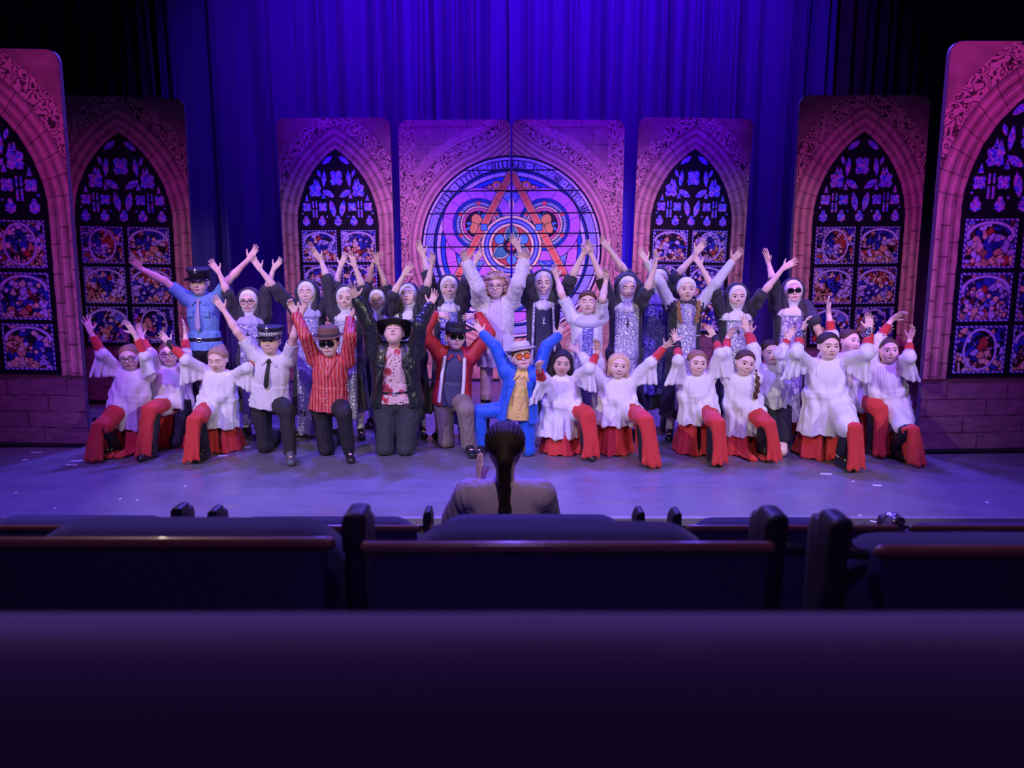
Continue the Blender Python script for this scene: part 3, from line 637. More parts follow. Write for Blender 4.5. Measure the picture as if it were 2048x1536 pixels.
def head_prims(H, k=1.0):
    h = H.h; E = lambda c, r, op='+', k=.02: P_ell(H.p(*c), np.array(r) * h, H.A, op, k)
    pr = [E((0, -.07, .14), (.370, .41, .36)), E((0, .08, -.09), (.335, .30, .345), k=.03), E((0, .17, -.36), (.165, .15, .12), k=.03),
          E((.17, .21, -.12), (.145, .125, .14), k=.02), E((-.17, .21, -.12), (.145, .125, .14), k=.02), E((0, .29, .12), (.22, .07, .06), k=.02),
          P_rc(H.p(0, .35, .04), H.p(0, .435, -.105), .022 * h, .045 * h, k=.006), E((.045, .385, -.125), (.035, .04, .028), k=.006), E((-.045, .385, -.125), (.035, .04, .028), k=.006),
          E((0, .345, -.245), (.105, .05, .05), k=.008), E((.145, .42, .025), (.085, .075, .05), '-', .012), E((-.145, .42, .025), (.085, .075, .05), '-', .012),
          E((.145, .325, .02), (.062, .045, .042), k=.003), E((-.145, .325, .02), (.062, .045, .042), k=.003)]
    for s in (-1, 1): pr.append(P_ell(H.p(s * .372, -.04, -.02), np.array([.035, .075, .12]) * h, H.A, '+', .008))
    return pr
def decal(prims, H, pts, lift=.0012):
    """points (x, z) in head heights, dropped onto the face from the front"""
    P = np.array([H.p(x, .62, z) for x, z in pts]); d = -H.f
    for _ in range(28):
        s = evalp(prims, P.astype(F32)); P = P + d * np.clip(s, -.02, .06)[:, None] * .9
    return P - d * lift
def ellpts(cx, cz, rx, rz, n=12, a0=0, a1=360): return [(cx, cz)] + [(cx + rx * math.cos(R(a0 + (a1 - a0) * i / n)), cz + rz * math.sin(R(a0 + (a1 - a0) * i / n))) for i in range(n)]
def face_decals(prims, H, smile=1, eyes='open', brow='3a2418', mouth_open=False):
    vs_, fs, ms = [], [], []
    def add(pts, mi, lift, fan=True):
        b = len(vs_); P = decal(prims, H, pts, lift); vs_.extend(P); n = len(pts) - 1
        fs.extend([(b, b + 1 + i, b + 1 + (i + 1) % n, b) for i in range(n)]); ms.extend([mi] * n)
    def strip(top, bot, mi, lift):
        b = len(vs_); P = decal(prims, H, top + bot, lift); vs_.extend(P); n = len(top)
        fs.extend([(b + i, b + i + 1, b + n + i + 1, b + n + i) for i in range(n - 1)]); ms.extend([mi] * (n - 1))
    for s in (-1, 1):
        if eyes == 'open':
            add(ellpts(s * .148, .018, .074, .036), 1, .0012); add(ellpts(s * .148, .018, .034, .034, 10), 2, .002)
        elif eyes == 'shut' or eyes == 'down': pass
        xs = [s * (.075 + .14 * t) for t in np.linspace(0, 1, 7)]
        zz = [.018 + (.030 if eyes == 'open' else -.006) * math.sin(math.pi * t) for t in np.linspace(0, 1, 7)]
        strip([(x, z + .012) for x, z in zip(xs, zz)], [(x, z - .004) for x, z in zip(xs, zz)], 2, .0026)
        xs = [s * (.065 + .17 * t) for t in np.linspace(0, 1, 7)]; zz = [.112 + .028 * math.sin(math.pi * (.2 + .7 * t)) for t in np.linspace(0, 1, 7)]
        strip([(x, z + .013) for x, z in zip(xs, zz)], [(x, z - .012) for x, z in zip(xs, zz)], 3, .002)
        add(ellpts(s * .03, -.155, .016, .010, 6), 2, .001)
    u = np.linspace(-1, 1, 9); wd = .110 + .035 * smile; cz = [-.245 + .028 * smile * (x * x) for x in u]
    strip([(x * wd, c + .026 * (1 - x * x) + .002) for x, c in zip(u, cz)], [(x * wd, c - .034 * (1 - x * x) - .002) for x, c in zip(u, cz)], 4, .0014)
    if smile > .6 or mouth_open:
        a = .036 if mouth_open else .022
        strip([(x * wd * .8, c + .010 * (1 - x * x)) for x, c in zip(u, cz)], [(x * wd * .8, c - a * (1 - x * x)) for x, c in zip(u, cz)], 5 if not mouth_open else 2, .0022)
        if mouth_open: strip([(x * wd * .75, c + .010 * (1 - x * x)) for x, c in zip(u, cz)], [(x * wd * .75, c - .008 * (1 - x * x)) for x, c in zip(u, cz)], 5, .0028)
    else: strip([(x * wd, c + .003) for x, c in zip(u, cz)], [(x * wd, c - .004) for x, c in zip(u, cz)], 2, .0024)
    return np.array(vs_), np.array(fs, np.int64), ms
def hand_prims(W, d, n, tside, L, spread=1., curl=6.):
    d = unit(d); n = unit(n - d * (n @ d)); a = np.cross(d, n) * tside      # a points to the thumb
    pr = []; sec = lambda p, q, r1, r2, k=.004: pr.append(P_rc(p, q, r1 * L, r2 * L, k=k))
    def rot(v, ax, deg): c, s = math.cos(R(deg)), math.sin(R(deg)); return v * c + np.cross(ax, v) * s + ax * (ax @ v) * (1 - c)
    cx = np.cross(d, n)
    for off, ang, ln, r in ((.135, 9, .40, .047), (.045, 2, .45, .049), (-.05, -5, .42, .047), (-.135, -13, .33, .041)):
        base = W + d * .50 * L + a * off * L - (d * .05 * L if off < -.1 else 0)
        sec(W + d * .04 * L + a * off * .55 * L, base, .085, .066, .01)
        fd = unit(d * math.cos(R(ang * spread)) + a * math.sin(R(ang * spread))); side = unit(np.cross(fd, n)); p = base; tot = 0
        for j, (fr, r1, r2) in enumerate(((.46, 1., .93), (.30, .93, .88), (.24, .88, .72))):
            tot += curl * (1 + .4 * j); dd = unit(fd * math.cos(R(tot)) + n * math.sin(R(tot))); q = p + dd * ln * fr * L; sec(p, q, r * r1, r * r2, .003); p = q
    t0 = W + d * .10 * L + a * .10 * L; sec(W + d * .06 * L, t0 + d * .12 * L + a * .03 * L, .09, .075, .012)
    td = unit(d * .72 + a * (.45 + .35 * spread) + n * .25); t1 = t0 + td * .24 * L; t2 = t1 + unit(td + d * .25) * .20 * L
    sec(t0, t1, .07, .055); sec(t1, t2, .053, .042)
    return pr
def solve(S, px, L, near=-1):
    """point on the pixel ray at distance L from S, nearer (-1) or farther (+1) than S"""
    d = ray(*px); d = d / np.linalg.norm(d); o = CAM - S; b = d @ o; c = o @ o - L * L; q = b * b - c
    t = -b if q < 0 else -b + near * math.sqrt(q); return CAM + d * t
NP = 0
class Person:
    pass
def build_person(sp):
    global NP; NP += 1
    q = Person(); q.sp = sp; g = sp.get; s = q.s = g('s', .9); q.seed = NP * 17
    kneel = g('kneel', False); back = g('back', False)
    if kneel: kk = flr(*sp['kk']); Y = kk[1] - .03
    else: Y = sp['Y']
    Yk = Y; Y += g('boff', 0.); q.Y = Y; hh = g('hh', .205); Hc = at(*sp['head'], Y - .03); yaw, pit, rol = g('rot', (0, 0, 0))
    H = q.H = Frame(Hc, yaw, pit, rol, hh, back)
    q.z0 = z0 = g('z0', 0.)
    st = q.st = (Hc[2] + hh * .55 - z0) if not kneel else s * 1.6
    if not kneel: s = q.s = st / 1.6
    q.N = N = g('neck', None); q.N = N = V(Hc[0], Y + .01, Hc[2] - hh * .50 - .018 * s) if N is None else at(*N, Y + .01)
    if kneel:
        hp = g('hip'); hz = .40 * s + .055; hx = at(*hp, Y)[0] if hp else kk[0] * .5 + Hc[0] * .5; q.hip = V(hx, Y + .02, hz if g('kneel') != 'sit' else hz - .1)
    else: q.hip = V(at(*g('hip'), Y)[0] if g('hip') else Hc[0], Y, z0 + .52 * st) if not g('seat') else V(Hc[0], Y + .05, z0 + .52)
    up = q.up = unit(N - q.hip); tx = V(math.cos(R(g('twist', 0))), math.sin(R(g('twist', 0))), 0); q.X = X = unit(tx - up * (tx @ up)); q.F = F = np.cross(X, up)
    if back: q.F = F = -F
    q.bx = bx = g('bulk', 1.0)
    lift = g('lift', (.03, .03))
    q.S = {}; q.E = {}; q.W = {}; q.T = {}
    la, lf, lh = .262 * s, .225 * s, .168 * s
    for sd, key, i in ((-1, 'L', 0), (1, 'R', 1)):
        q.S[sd] = N + X * sd * .148 * s * bx + up * (lift[i] - .045) * s
        a = sp[key]; nr = g('near' + key, (-1, 1, -1))
        q.E[sd] = solve(q.S[sd], a[0], la, nr[0]); q.W[sd] = solve(q.E[sd], a[1], lf, nr[1]); T = solve(q.W[sd], a[2], lh, nr[2]); q.T[sd] = q.W[sd] + unit(T - q.W[sd]) * lh
    # legs
    q.leg = {}
    for sd in (-1, 1):
        hj = q.hip + X * sd * .085 * s * bx
        if g('seat'): kn = hj + V(0, .42, .0) * s; an = kn + V(0, .0, -.40) * s; ft = V(0, 1, 0)
        elif not kneel: an = V(hj[0] + sd * .02, Y + g('fy', 0), z0 + .075 * s); kn = lerp(hj, an, .5) + V(0, -.015, 0); ft = V(sd * .25, -1, 0)
        else:
            if kneel == 'both' or sd != g('up', -1):
                kp = kk if kneel != 'both' else kk + V(sd * .10 + (0 if sd < 0 else .0), 0, 0)
                if kneel == 'both': kp = flr(*sp['kk2'][0 if sd < 0 else 1])
                kn = V(kp[0], kp[1] - .02, .06 * s); an = kn + V(sd * .02, .40 * s, .01); ft = V(0, .35, -.9)
            else:
                fp = flr(*sp['ft']); an = V(fp[0], fp[1] + .10, .075 * s); kn = solve(an, sp['kn'], .38 * s, g('kdir', -1)); kn[0] = kn[0] if g('keepx') else lerp(kn[0], an[0] - .01 * sd, .8); ft = unit(V((fp[0] - an[0]) + .1 * sd, -.3, 0))
                # keep the thigh within reach of the hip
                dv = kn - hj; Lr = np.linalg.norm(dv)
                if Lr > .46 * s: kn = hj + dv / Lr * .46 * s
        q.leg[sd] = (hj, kn, an, unit(ft))
    B = q.base = V(q.hip[0], Y, z0)
    # ---- body prims
    pr = [P_ell(q.hip + up * .02 * s, np.array([.148 * bx, .105, .12]) * s, np.stack([X, F, up])), P_ell(lerp(q.hip, N, .42), np.array([.122 * bx, .09, .15]) * s, np.stack([X, F, up]), k=.05), P_ell(N - up * .155 * s, np.array([.138 * bx, .098, .165]) * s, np.stack([X, F, up]), k=.04)]
    q.torso = list(pr)
    q.neck = P_rc(N - up * .03 * s, H.p(0, -.10, -.22), .050 * s, .046 * s, k=.025)
    sk = pr + [q.neck]
    for sd in (-1, 1):
        S, E, Wr = q.S[sd], q.E[sd], q.W[sd]
        sk += [P_rc(N - up * .02 * s, S, .042 * s, .05 * s, k=.03), P_rc(S, E, .048 * s, .034 * s, k=.03), P_rc(E, lerp(E, Wr, .35), .034 * s, .035 * s, k=.02), P_rc(lerp(E, Wr, .3), Wr, .035 * s, .022 * s, k=.015)]
        d = q.T[sd] - Wr; nv = g('n' + ('L' if sd < 0 else 'R'), (.0 - .35 * sd, -1, .1))
        hp = g('hand' + ('L' if sd < 0 else 'R'), (1., 7.))
        ts = (1 if sd < 0 else -1) * (-1 if back else 1) * g('flip' + ('L' if sd < 0 else 'R'), 1)
        sk += hand_prims(Wr, d, V(*nv), ts, lh, *hp)
        hj, kn, an, ft = q.leg[sd]
        sk += [P_rc(hj, kn, .071 * s * bx, .050 * s, k=.03), P_rc(kn, lerp(kn, an, .35), .05 * s, .05 * s, k=.02), P_rc(lerp(kn, an, .3), an, .05 * s, .032 * s, k=.02), P_rc(an, an + ft * .15 * s - V(0, 0, .03) * s * (not (kneel and ft[1] > 0)), .032 * s, .022 * s, k=.02)]
    hp_ = head_prims(H); sk += hp_; q.headp = hp_
    v, f = grid_mesh(sk, .005); m0 = skin_m(g('skin', 'fair'))
    mats = [m0]; fm = np.zeros(len(f), int)
    if not back:
        dv, df, dm = face_decals(hp_, H, *g('face', (1, 'open')), **({'mouth_open': True} if g('laugh') else {}))
        df = df + len(v); v = np.concatenate([v, dv]); f = np.concatenate([f, df]); fm = np.concatenate([fm, dm])
        mats = [m0, EYEW(), IRIS(), M('brow_' + g('browc', '3a2418'), g('browc', '3a2418'), .8), LIP(), TEETH()]
    me = raw_mesh('person', v - B, f, mats, fm)
    q.o = link('person', me, None, tuple(B), cat='person', label=sp['label'], group=g('group'))
    for fn in sp['wear']: fn(q)
    return q
def ax_of(q): return np.stack([q.X, q.F, q.up])
def inflate(prims, r):
    return [(op, k + .01, (lambda fn: (lambda p: fn(p) - F32(r)))(fn), lo - r if lo is not None else None, hi + r if hi is not None else None) for op, k, fn, lo, hi in prims]
def polar(q, v, c=None):
    c = q.hip if c is None else c; d = v - c; return np.arctan2(d @ q.F, d @ q.X), np.hypot(d @ q.F, d @ q.X), d @ q.up

# ---- garments; each takes the person
def arm_tube(q, sd, r0, r1, r2, upto, k=.02, e0=0.):
    """upto: 0..1 upper arm, 1..2 forearm"""
    S, E, Wr = q.S[sd], q.E[sd], q.W[sd]; s = q.s
    if upto <= 1: return [P_rc(S, lerp(S, E, upto), r0 * s, r1 * s, k=k), P_cut(lerp(S, E, upto), (E - S), k=.003)] if False else [P_rc(S, lerp(S, E, upto), r0 * s, r1 * s, k=k)]
    return [P_rc(S, E, r0 * s, r1 * s, k=k), P_rc(E, lerp(E, Wr, upto - 1), r1 * s, r2 * s, k=.010)]
def fitted(name, m, hem=0.0, sleeve=.6, r=.012, w=.0035, wf=90., collar=True, fit=None, tail=.02, openf=None, sr=(.062, .052, .036), wl=1.0, flare=0., matfn=None):
    """shirt, jacket: hem = distance of the hem below (+) the hip joint"""
    def go(q):
        s = q.s; pr = inflate(q.torso, r * s / .9)
        pr += [P_rc(q.N - q.up * .035 * s, q.S[sd] - q.up * .005, .045 * s + r, .055 * s + r * .6, k=.04) for sd in (-1, 1)]
        hb = q.hip - q.up * hem * s
        pr.append(P_cone(q.hip + q.up * .16 * s, hb, ((.128 * q.bx) * s + r, .10 * s + r), ((.15 * q.bx + flare) * s + r, (.115 + flare) * s + r), q.X, k=.04))
        for sd in (-1, 1): pr += arm_tube(q, sd, sr[0] + r * .5, sr[1] + r * .3, sr[2] + r * .3, sleeve, k=.03)
        if collar: pr.append(P_rc(q.N - q.up * .015 * s, q.N + q.up * .028 * s + q.F * .0, .052 * s + r * .4, .050 * s + r * .4, k=.015))
        pr.append(P_cut(hb, -q.up, k=.004))
        for sd in (-1, 1):
            if sleeve <= 1:
                e = lerp(q.S[sd], q.E[sd], sleeve); pr.append(P_rc(e, lerp(e, q.E[sd], 1.2), sr[1] * s * .95, sr[1] * s * .9, '-', .004))
            else:
                e = lerp(q.E[sd], q.W[sd], sleeve - 1); pr.append(P_rc(e + unit(q.W[sd] - q.E[sd]) * .03, q.W[sd], .034 * s, .03 * s, '-', .004))
        if openf: # open front: removes a wedge down the chest
            a, b = openf; c0 = q.N + q.F * .12 * s - q.up * .03 * s; c1 = hb + q.F * .16 * s
            pr.append(P_cone(c0 + q.up * .12, c1 - q.up * .05, (a * s, .105 * s), (b * s, .13 * s), q.X, '-', .006))
        # head space
        pr.append(P_ell(q.H.p(0, .0, -.02), np.array([.40, .45, .5]) * q.H.h, q.H.A, '-', .01))
        def dp(v):
            an, ra, h = polar(q, v); return w * 1.2 * np.sin(an * 9 + 4 * np.sin(h * 7 + q.seed)) * np.clip(.5 - h * 1.2, 0, 1)
        return cloth(name, pr, m, q.o, q.base, .0060, dp, w * 1.25, wf, q.seed)
    return go
def trousers(m, r=.014, name='trousers', leg=.96, w=.005, flare=.0):
    def go(q):
        s = q.s; pr = [P_ell(q.hip + q.up * .02 * s, np.array([.155 * q.bx, .115, .115]) * s + r * .5, ax_of(q))]
        for sd in (-1, 1):
            hj, kn, an, ft = q.leg[sd]; e = lerp(kn, an, leg)
            pr += [P_rc(hj, kn if leg >= 0 else lerp(hj, kn, 1 + leg), (.078 if r > .0105 else .071) * s * q.bx + r, .054 * s + r + (.012 if leg < 0 else 0), k=.03)]
            if leg >= 0: pr += [P_rc(kn, e, .055 * s + r, (.04 if leg < 1 else .036) * s + r + flare, k=.02)]
            if .9 < leg < 1: pr.append(P_rc(e + unit(an - kn) * .02, e + unit(an - kn) * .1, .036 * s, .036 * s, '-', .003))
        pr.append(P_cut(q.hip + q.up * .105 * s, q.up)); pr.append(P_cut((0, 0, q.z0 + .008), (0, 0, -1)))
        return cloth(name, pr, m, q.o, q.base, .0062, None, w if r > .008 else .0008, 85, q.seed + 1)
    return go
def shoes(m, name='shoe', boot=0., sock=None, soc=(.12,)):
    def go(q):
        s = q.s
        for sd in (-1, 1):
            hj, kn, an, ft = q.leg[sd]; u = unit(kn - an); dn = V(0, 0, -1) if ft[2] > -.5 else unit(np.cross(np.cross(ft, V(0, 0, -1)), ft) * -1 + V(0, .6, 0))
            toe = an + ft * .145 * s + dn * .045 * s; heel = an - ft * .03 * s + dn * .04 * s
            pr = [P_rc(heel, toe, .034 * s, .030 * s), P_rc(an + dn * .01, toe - dn * .012 * s, .038 * s, .024 * s, k=.02), P_ell(toe, np.array([.036, .045, .03]) * s, None, k=.02), P_rc(an, an + ft * .06 * s, .040 * s, .034 * s, k=.02)]
            if boot: pr.append(P_rc(an, an + u * boot * s, .040 * s, .052 * s, k=.015))
            if ft[2] > -.5: pr.append(P_cut((0, 0, q.z0 + .002), (0, 0, -1)))
            o = cloth(name, pr, m, q.o, q.base, .0055, wr=.0)
            if sock is not None: cloth('sock', [P_rc(an, an + u * soc[0] * s, .037 * s, .045 * s)], sock, q.o, q.base, .006, wr=.001)
    return go
def drape_arm(q, sd, t0, t1, d0, d1, r, n=9, out=.0, k=.03):
    """a sheet hanging from the arm: t in 0..2 along shoulder-elbow-wrist"""
    S, E, Wr = q.S[sd], q.E[sd], q.W[sd]; pr = []
    for i in range(n):
        u = i / (n - 1); t = lerp(t0, t1, u); p = lerp(S, E, t) if t <= 1 else lerp(E, Wr, t - 1); dr = lerp(d0, d1, u ** 1.2)
        low = V(p[0] - sd * .30 * dr * (1 - u) + sd * out * dr * u, p[1] + .010 + .022 * math.sin(i * 1.9), p[2] - dr)
        pr.append(P_rc(p, low, r * 1.35, r, k=k))
    return pr
def sleeve_cut(q, sd, t1, r): 
    E, Wr = q.E[sd], q.W[sd]; e = lerp(E, Wr, t1 - 1) if t1 > 1 else lerp(q.S[sd], E, t1); d = unit(Wr - E) if t1 > 1 else unit(E - q.S[sd]); return P_rc(e - d * .03, e + d * .16, r * .92, r * 1.05, '-', .004)
def surplice(hem_px, m=None, wid=.21, sl=(1.22, 1.22), drop=(.27, .27), flare=None, lx=0.):
    def go(q):
        s = q.s; mm = m or M('white_surplice', (.80, .77, .80), .8, sheen=.15, bump=.12, bscale=90, var=.05)
        hz = at(*hem_px, q.Y)[2]; hx = at(*hem_px, q.Y)[0]; hb = V(hx, q.hip[1] + .0, hz)
        fl = flare or wid; N = q.N
        mid = lerp(N, hb, .45)
        pr = [P_cone(N - q.up * .015 * s, mid, (.085 * s, .07 * s), (.170 * s, .140 * s), q.X, k=.03), P_cone(mid + q.up * .02, hb, (.170 * s, .145 * s), (fl * s, fl * .78 * s), q.X, k=.05)]
        pr += [P_rc(N - q.up * .05 * s, q.S[sd] - V(0, 0, .012), .055 * s, .062 * s, k=.05) for sd in (-1, 1)] + inflate(q.torso, .022)
        for sd in (-1, 1):
            i = 0 if sd < 0 else 1; t1 = sl[i]; pr += arm_tube(q, sd, .064, .058, .050, t1, k=.03)
            pr += drape_arm(q, sd, .25, t1 - .02, .09 * s, drop[i] * s, .0135, 13, out=.42 if abs(q.W[sd][0] - q.S[sd][0]) < .14 else .12, k=.018)
        if q.sp.get('kneel') and q.sp.get('kneel') != 'both':     # cloth lying over the raised thigh
            hj, kn, an, ft = q.leg[q.sp.get('up', -1)]; e = lerp(hj, kn, q.sp.get('thc', .52)); pr.append(P_rc(hj, e, .108 * s, .094 * s, k=.05))
        pr.append(P_rc(N - q.up * .0, N + q.up * .08, .052 * s, .05 * s, '-', .006))
        for sd in (-1, 1): pr.append(sleeve_cut(q, sd, sl[0 if sd < 0 else 1], .050 * s))
        c0 = hb + V(0, 0, .03); pr.append(P_cone(hb - V(0, 0, .06), hb + V(0, 0, .035), (fl * s * .93, fl * .7 * s), (fl * s * .88, fl * .66 * s), q.X, '-', .01))
        pr.append(P_ell(q.H.p(0, .0, .0), np.array([.39, .44, .5]) * q.H.h, q.H.A, '-', .01))
        top = N[2]; L = max(top - hz, .2)
        def dp(v):
            an, ra, h = polar(q, v, N); t = np.clip(-(v[:, 2] - top) / L, 0, 1); nearax = np.clip(1.6 - ra / (.14 * s), 0, 1)
            big = .013 * t * np.sin(an * 7 + q.seed + 1.5 * np.sin(v[:, 2] * 5 + q.seed)) + .006 * t * np.sin(an * 15 + 2 * np.sin(v[:, 2] * 6))
            pl = .0055 * np.sin(an * 34) * np.clip(1 - t * 2.6, 0, 1) * nearax * (t > .03)
            # swags slung between the arms across the chest
            sw = .007 * np.sin((v[:, 2] - .9 * (v[:, 0] - N[0]) ** 2 / .1) * 34 + q.seed) * np.clip(1 - abs(t - .45) * 2.4, 0, 1)
            return big + pl + sw
        o = cloth('surplice', pr, mm, q.o, q.base, .0062, dp, .0048, 62, q.seed)
        # gathered neck band
        cloth('neck_band', [P_cone(N - q.up * .03 * s, N - q.up * .004 * s, (.074 * s, .064 * s), (.062 * s, .054 * s), q.X), P_rc(N - q.up * .05, N + q.up * .08, .050 * s, .047 * s, '-', .003)], M('white_band', (.86, .84, .85), .75), q.o, q.base, .0055, wr=0)
    return go
RED = lambda: M('red_cassock', (.62, .035, .035), .8, sheen=.1, bump=.25, bscale=120, var=.12)
def cassock(sl=(1.9, 1.9), spreadx=0., cuff=(None, None), back_r=(.20, .24), train=0., openw=.07, collar=True, nodrape=False):
    def go(q):
        s = q.s; m = RED(); up = q.sp.get('up', -1); hj, kn, an, ft = q.leg[up]; hj2, kn2, an2, ft2 = q.leg[-up]
        # skirt hanging from the waist round the kneeling leg
        c = V((q.hip[0] + kn2[0]) / 2 - up * spreadx, q.hip[1] + .06, .0)
        pr = [P_cone(q.hip + V(0, .01, .0 * s), V(c[0], c[1], .012), (.125 * s, .105 * s), (back_r[0] * s, back_r[1] * s), V(1, 0, 0), k=.03)]
        # front panel thrown over the raised knee, falling outside the shin
        if not nodrape:
            pr.append(P_rc(hj, kn, .090 * s, .072 * s, k=.03) if q.sp.get('thc', .45) < .8 else P_rc(hj, kn, .055 * s, .055 * s, k=.02))
            if q.sp.get('thc', .45) < .8: pr.append(P_ell(kn + V(0, 0, .004), np.array([.082, .080, .078]) * s, k=.02)); pr.append(P_rc(lerp(hj, kn, .5), kn, .088 * s, .078 * s, k=.02))
            else: pr.append(P_ell(kn + V(0, -.01, .0), np.array([.070, .068, .066]) * s, k=.02))
            n = 9
            for i in range(n):
                u = i / (n - 1); p = lerp(hj, kn, (.30 + .72 * u) if q.sp.get('thc', .45) < .8 else .92 + .1 * u) + V(up * .045 * s, 0, -.01)
                lo = V(p[0] + up * (.03 + .05 * u) * s, lerp(p[1] + .03, an[1] + .01, u), .02 + .01 * (i % 2)); pr.append(P_rc(p, lo, .022, .016, k=.03))
            for i in range(9):
                u = i / 8.; p = kn + V(up * (.060 - .090 * u) * s, -.050, .01); lo = V(an[0] + up * (.115 - .165 * u) * s, min(an[1], kn[1]) - .095 + .018 * math.sin(i * 1.3), .03 + .010 * (i % 3)); pr.append(P_rc(p, lo, .026, .013, k=.022))
        if train: pr.append(P_ell(V(lerp(an[0], kn2[0], .35), q.Y - .17, .02), np.array([.15, .12, .022]), k=.04))
        # the black-legged gap between the two panels
        ow = min(openw * s, max(.3 * abs(an[0] - kn2[0]), .02)); gx = an[0] - up * (ow + .035 * s); pr.append(P_cone(V(gx, q.Y - .55, .45 * kn[2]), V(gx, q.Y + .02, .45 * kn[2]), (ow, .20 * s), (ow * .8, .16 * s), V(1, 0, 0), '-', .02))
        pr.append(P_cut((0, 0, .006), (0, 0, -1)))
        for sd in (-1, 1): pr += arm_tube(q, sd, .05, .047, .038, sl[0 if sd < 0 else 1], k=.02)
        pr.append(P_rc(q.N - q.up * .06 * s, q.N, .05 * s))
        if collar: pr.append(P_rc(q.N - q.up * .02 * s, q.N + q.up * .028 * s, .054 * s, .051 * s, k=.01))
        for sd in (-1, 1): pr.append(sleeve_cut(q, sd, sl[0 if sd < 0 else 1], .033 * s))
        pr.append(P_ell(q.H.p(0, .0, .0), np.array([.385, .44, .5]) * q.H.h, q.H.A, '-', .01))
        def dp(v):
            an_ = np.arctan2(v[:, 1] - c[1], v[:, 0] - c[0]); t = np.clip(1 - v[:, 2] / (.5 * s), 0, 1)
            return (.012 * np.sin(an_ * 8 + q.seed + np.sin(v[:, 2] * 9)) + .006 * np.sin(an_ * 17 + 2)) * t
        cloth('cassock', pr, m, q.o, q.base, .0062, dp, .0045, 60, q.seed + 3)
        for sd, cm in ((-1, cuff[0]), (1, cuff[1])):
            if cm is None: continue
            e = lerp(q.E[sd], q.W[sd], sl[0 if sd < 0 else 1] - 1); d = unit(q.W[sd] - q.E[sd]); cloth('cuff', [P_rc(e - d * .015, e + d * .05, .041 * s, .034 * s)], cm, q.o, q.base, .005, wr=.001)
    return go
BLK = lambda: M('black_habit', (.034, .030, .046), .75, sheen=.12, bump=.12, bscale=60)
def habit(hem=.24, sl=(1.12, 1.12), rad=.045, wid=.21, drop=.12, m=None, name='habit'):
    def go(q):
        s = q.s; N = q.N; hb = V(q.hip[0], q.hip[1], hem)
        pr = inflate(q.torso, .018) + [P_cone(N - q.up * .10 * s, q.hip, (.12 * s, .10 * s), (.155 * s, .125 * s), q.X, k=.04), P_cone(q.hip + V(0, 0, .03), hb, (.155 * s, .125 * s), (wid * s, wid * .8 * s), V(1, 0, 0), k=.05)]
        pr += [P_rc(N - q.up * .04 * s, q.S[sd] - V(0, 0, .008), .052 * s, .062 * s, k=.05) for sd in (-1, 1)]
        for sd in (-1, 1):
            i = 0 if sd < 0 else 1; pr += arm_tube(q, sd, .064, .060, .060, sl[i], k=.03); pr += drape_arm(q, sd, .3, sl[i] - .02, .07 * s, drop * s, .016, 8, k=.022)
        pr.append(P_cut(hb, (0, 0, -1)))
        pr.append(P_cone(hb - V(0, 0, .02), hb + V(0, 0, .05), (wid * s * .93, wid * .72 * s), (wid * s * .9, wid * .7 * s), V(1, 0, 0), '-', .006))
        for sd in (-1, 1): pr.append(sleeve_cut(q, sd, sl[0 if sd < 0 else 1], .055 * s))
        pr.append(P_ell(q.H.p(0, .0, .0), np.array([.38, .44, .5]) * q.H.h, q.H.A, '-', .01))
        def dp(v):
            an, ra, h = polar(q, v, q.hip); t = np.clip(.25 - h, 0, 1); return .011 * t * 1.4 * np.sin(an * 9 + q.seed) + .005 * t * np.sin(an * 19)
        cloth(name, pr, m or BLK(), q.o, q.base, .0065, dp, .0065, 55, q.seed)
    return go
SEQ = {}
def seqm(kind='lav'):
    if kind not in SEQ: SEQ[kind] = sequin_mat('sequin_' + kind, {'lav': 'cfc6f4', 'sil': 'e4e0f2', 'blu': 'a8a4ee', 'dark': '3a3080'}[kind], {'lav': '8f82cf', 'sil': '9f98c4', 'blu': '5f55c0', 'dark': '1e1648'}[kind])
    return SEQ[kind]
def tabard(m, hem=.12, w=.105, wb=None, hw=.21, name='sequin_tabard', smooth=False):
    """the long narrow panel down the front and back of a habit"""
    def go(q):
        s = q.s; N = q.N; hb = V(q.hip[0], q.hip[1], hem); r = .012; wb_ = wb or w
        pr = inflate(q.torso, .026) + [P_cone(N - q.up * .10 * s, q.hip, (.125 * s + r, .105 * s + r), (.16 * s + r, .13 * s + r), q.X, k=.04), P_cone(q.hip + V(0, 0, .03), hb, (.16 * s + r, .13 * s + r), (hw * s + r, hw * .8 * s + r), V(1, 0, 0), k=.05)]
        c = (N + hb) / 2
        for sd in (-1, 1):
            p0 = N + q.X * sd * w * s; p1 = hb + V(sd * wb_ * s, 0, 0); n = unit(np.cross(p1 - p0, V(0, 1, 0))) ; n = n * (1 if n[0] * sd > 0 else -1); pr.append(P_cut(p0, n, .006))
        pr.append(P_cut(hb, (0, 0, -1))); pr.append(P_cut(N + q.up * -.0, q.up, .01)); pr.append(P_cut(q.hip + V(0, .02, 0), -q.F, .004))
        pr += [P_ell(q.H.p(0, .0, .0), np.array([.40, .46, .54]) * q.H.h, q.H.A, '-', .01)]
        def dp(v):
            an, ra, h = polar(q, v, q.hip); t = np.clip(.25 - h, 0, 1); return .011 * t * 1.4 * np.sin(an * 9 + q.seed) + .005 * t * np.sin(an * 19)
        cloth(name, pr, m, q.o, q.base, .007, dp, .002 if not smooth else .004, 30, q.seed + 5)
    return go
WHC = lambda: M('white_coif', (.82, .79, .80), .8, bump=.12, bscale=110)
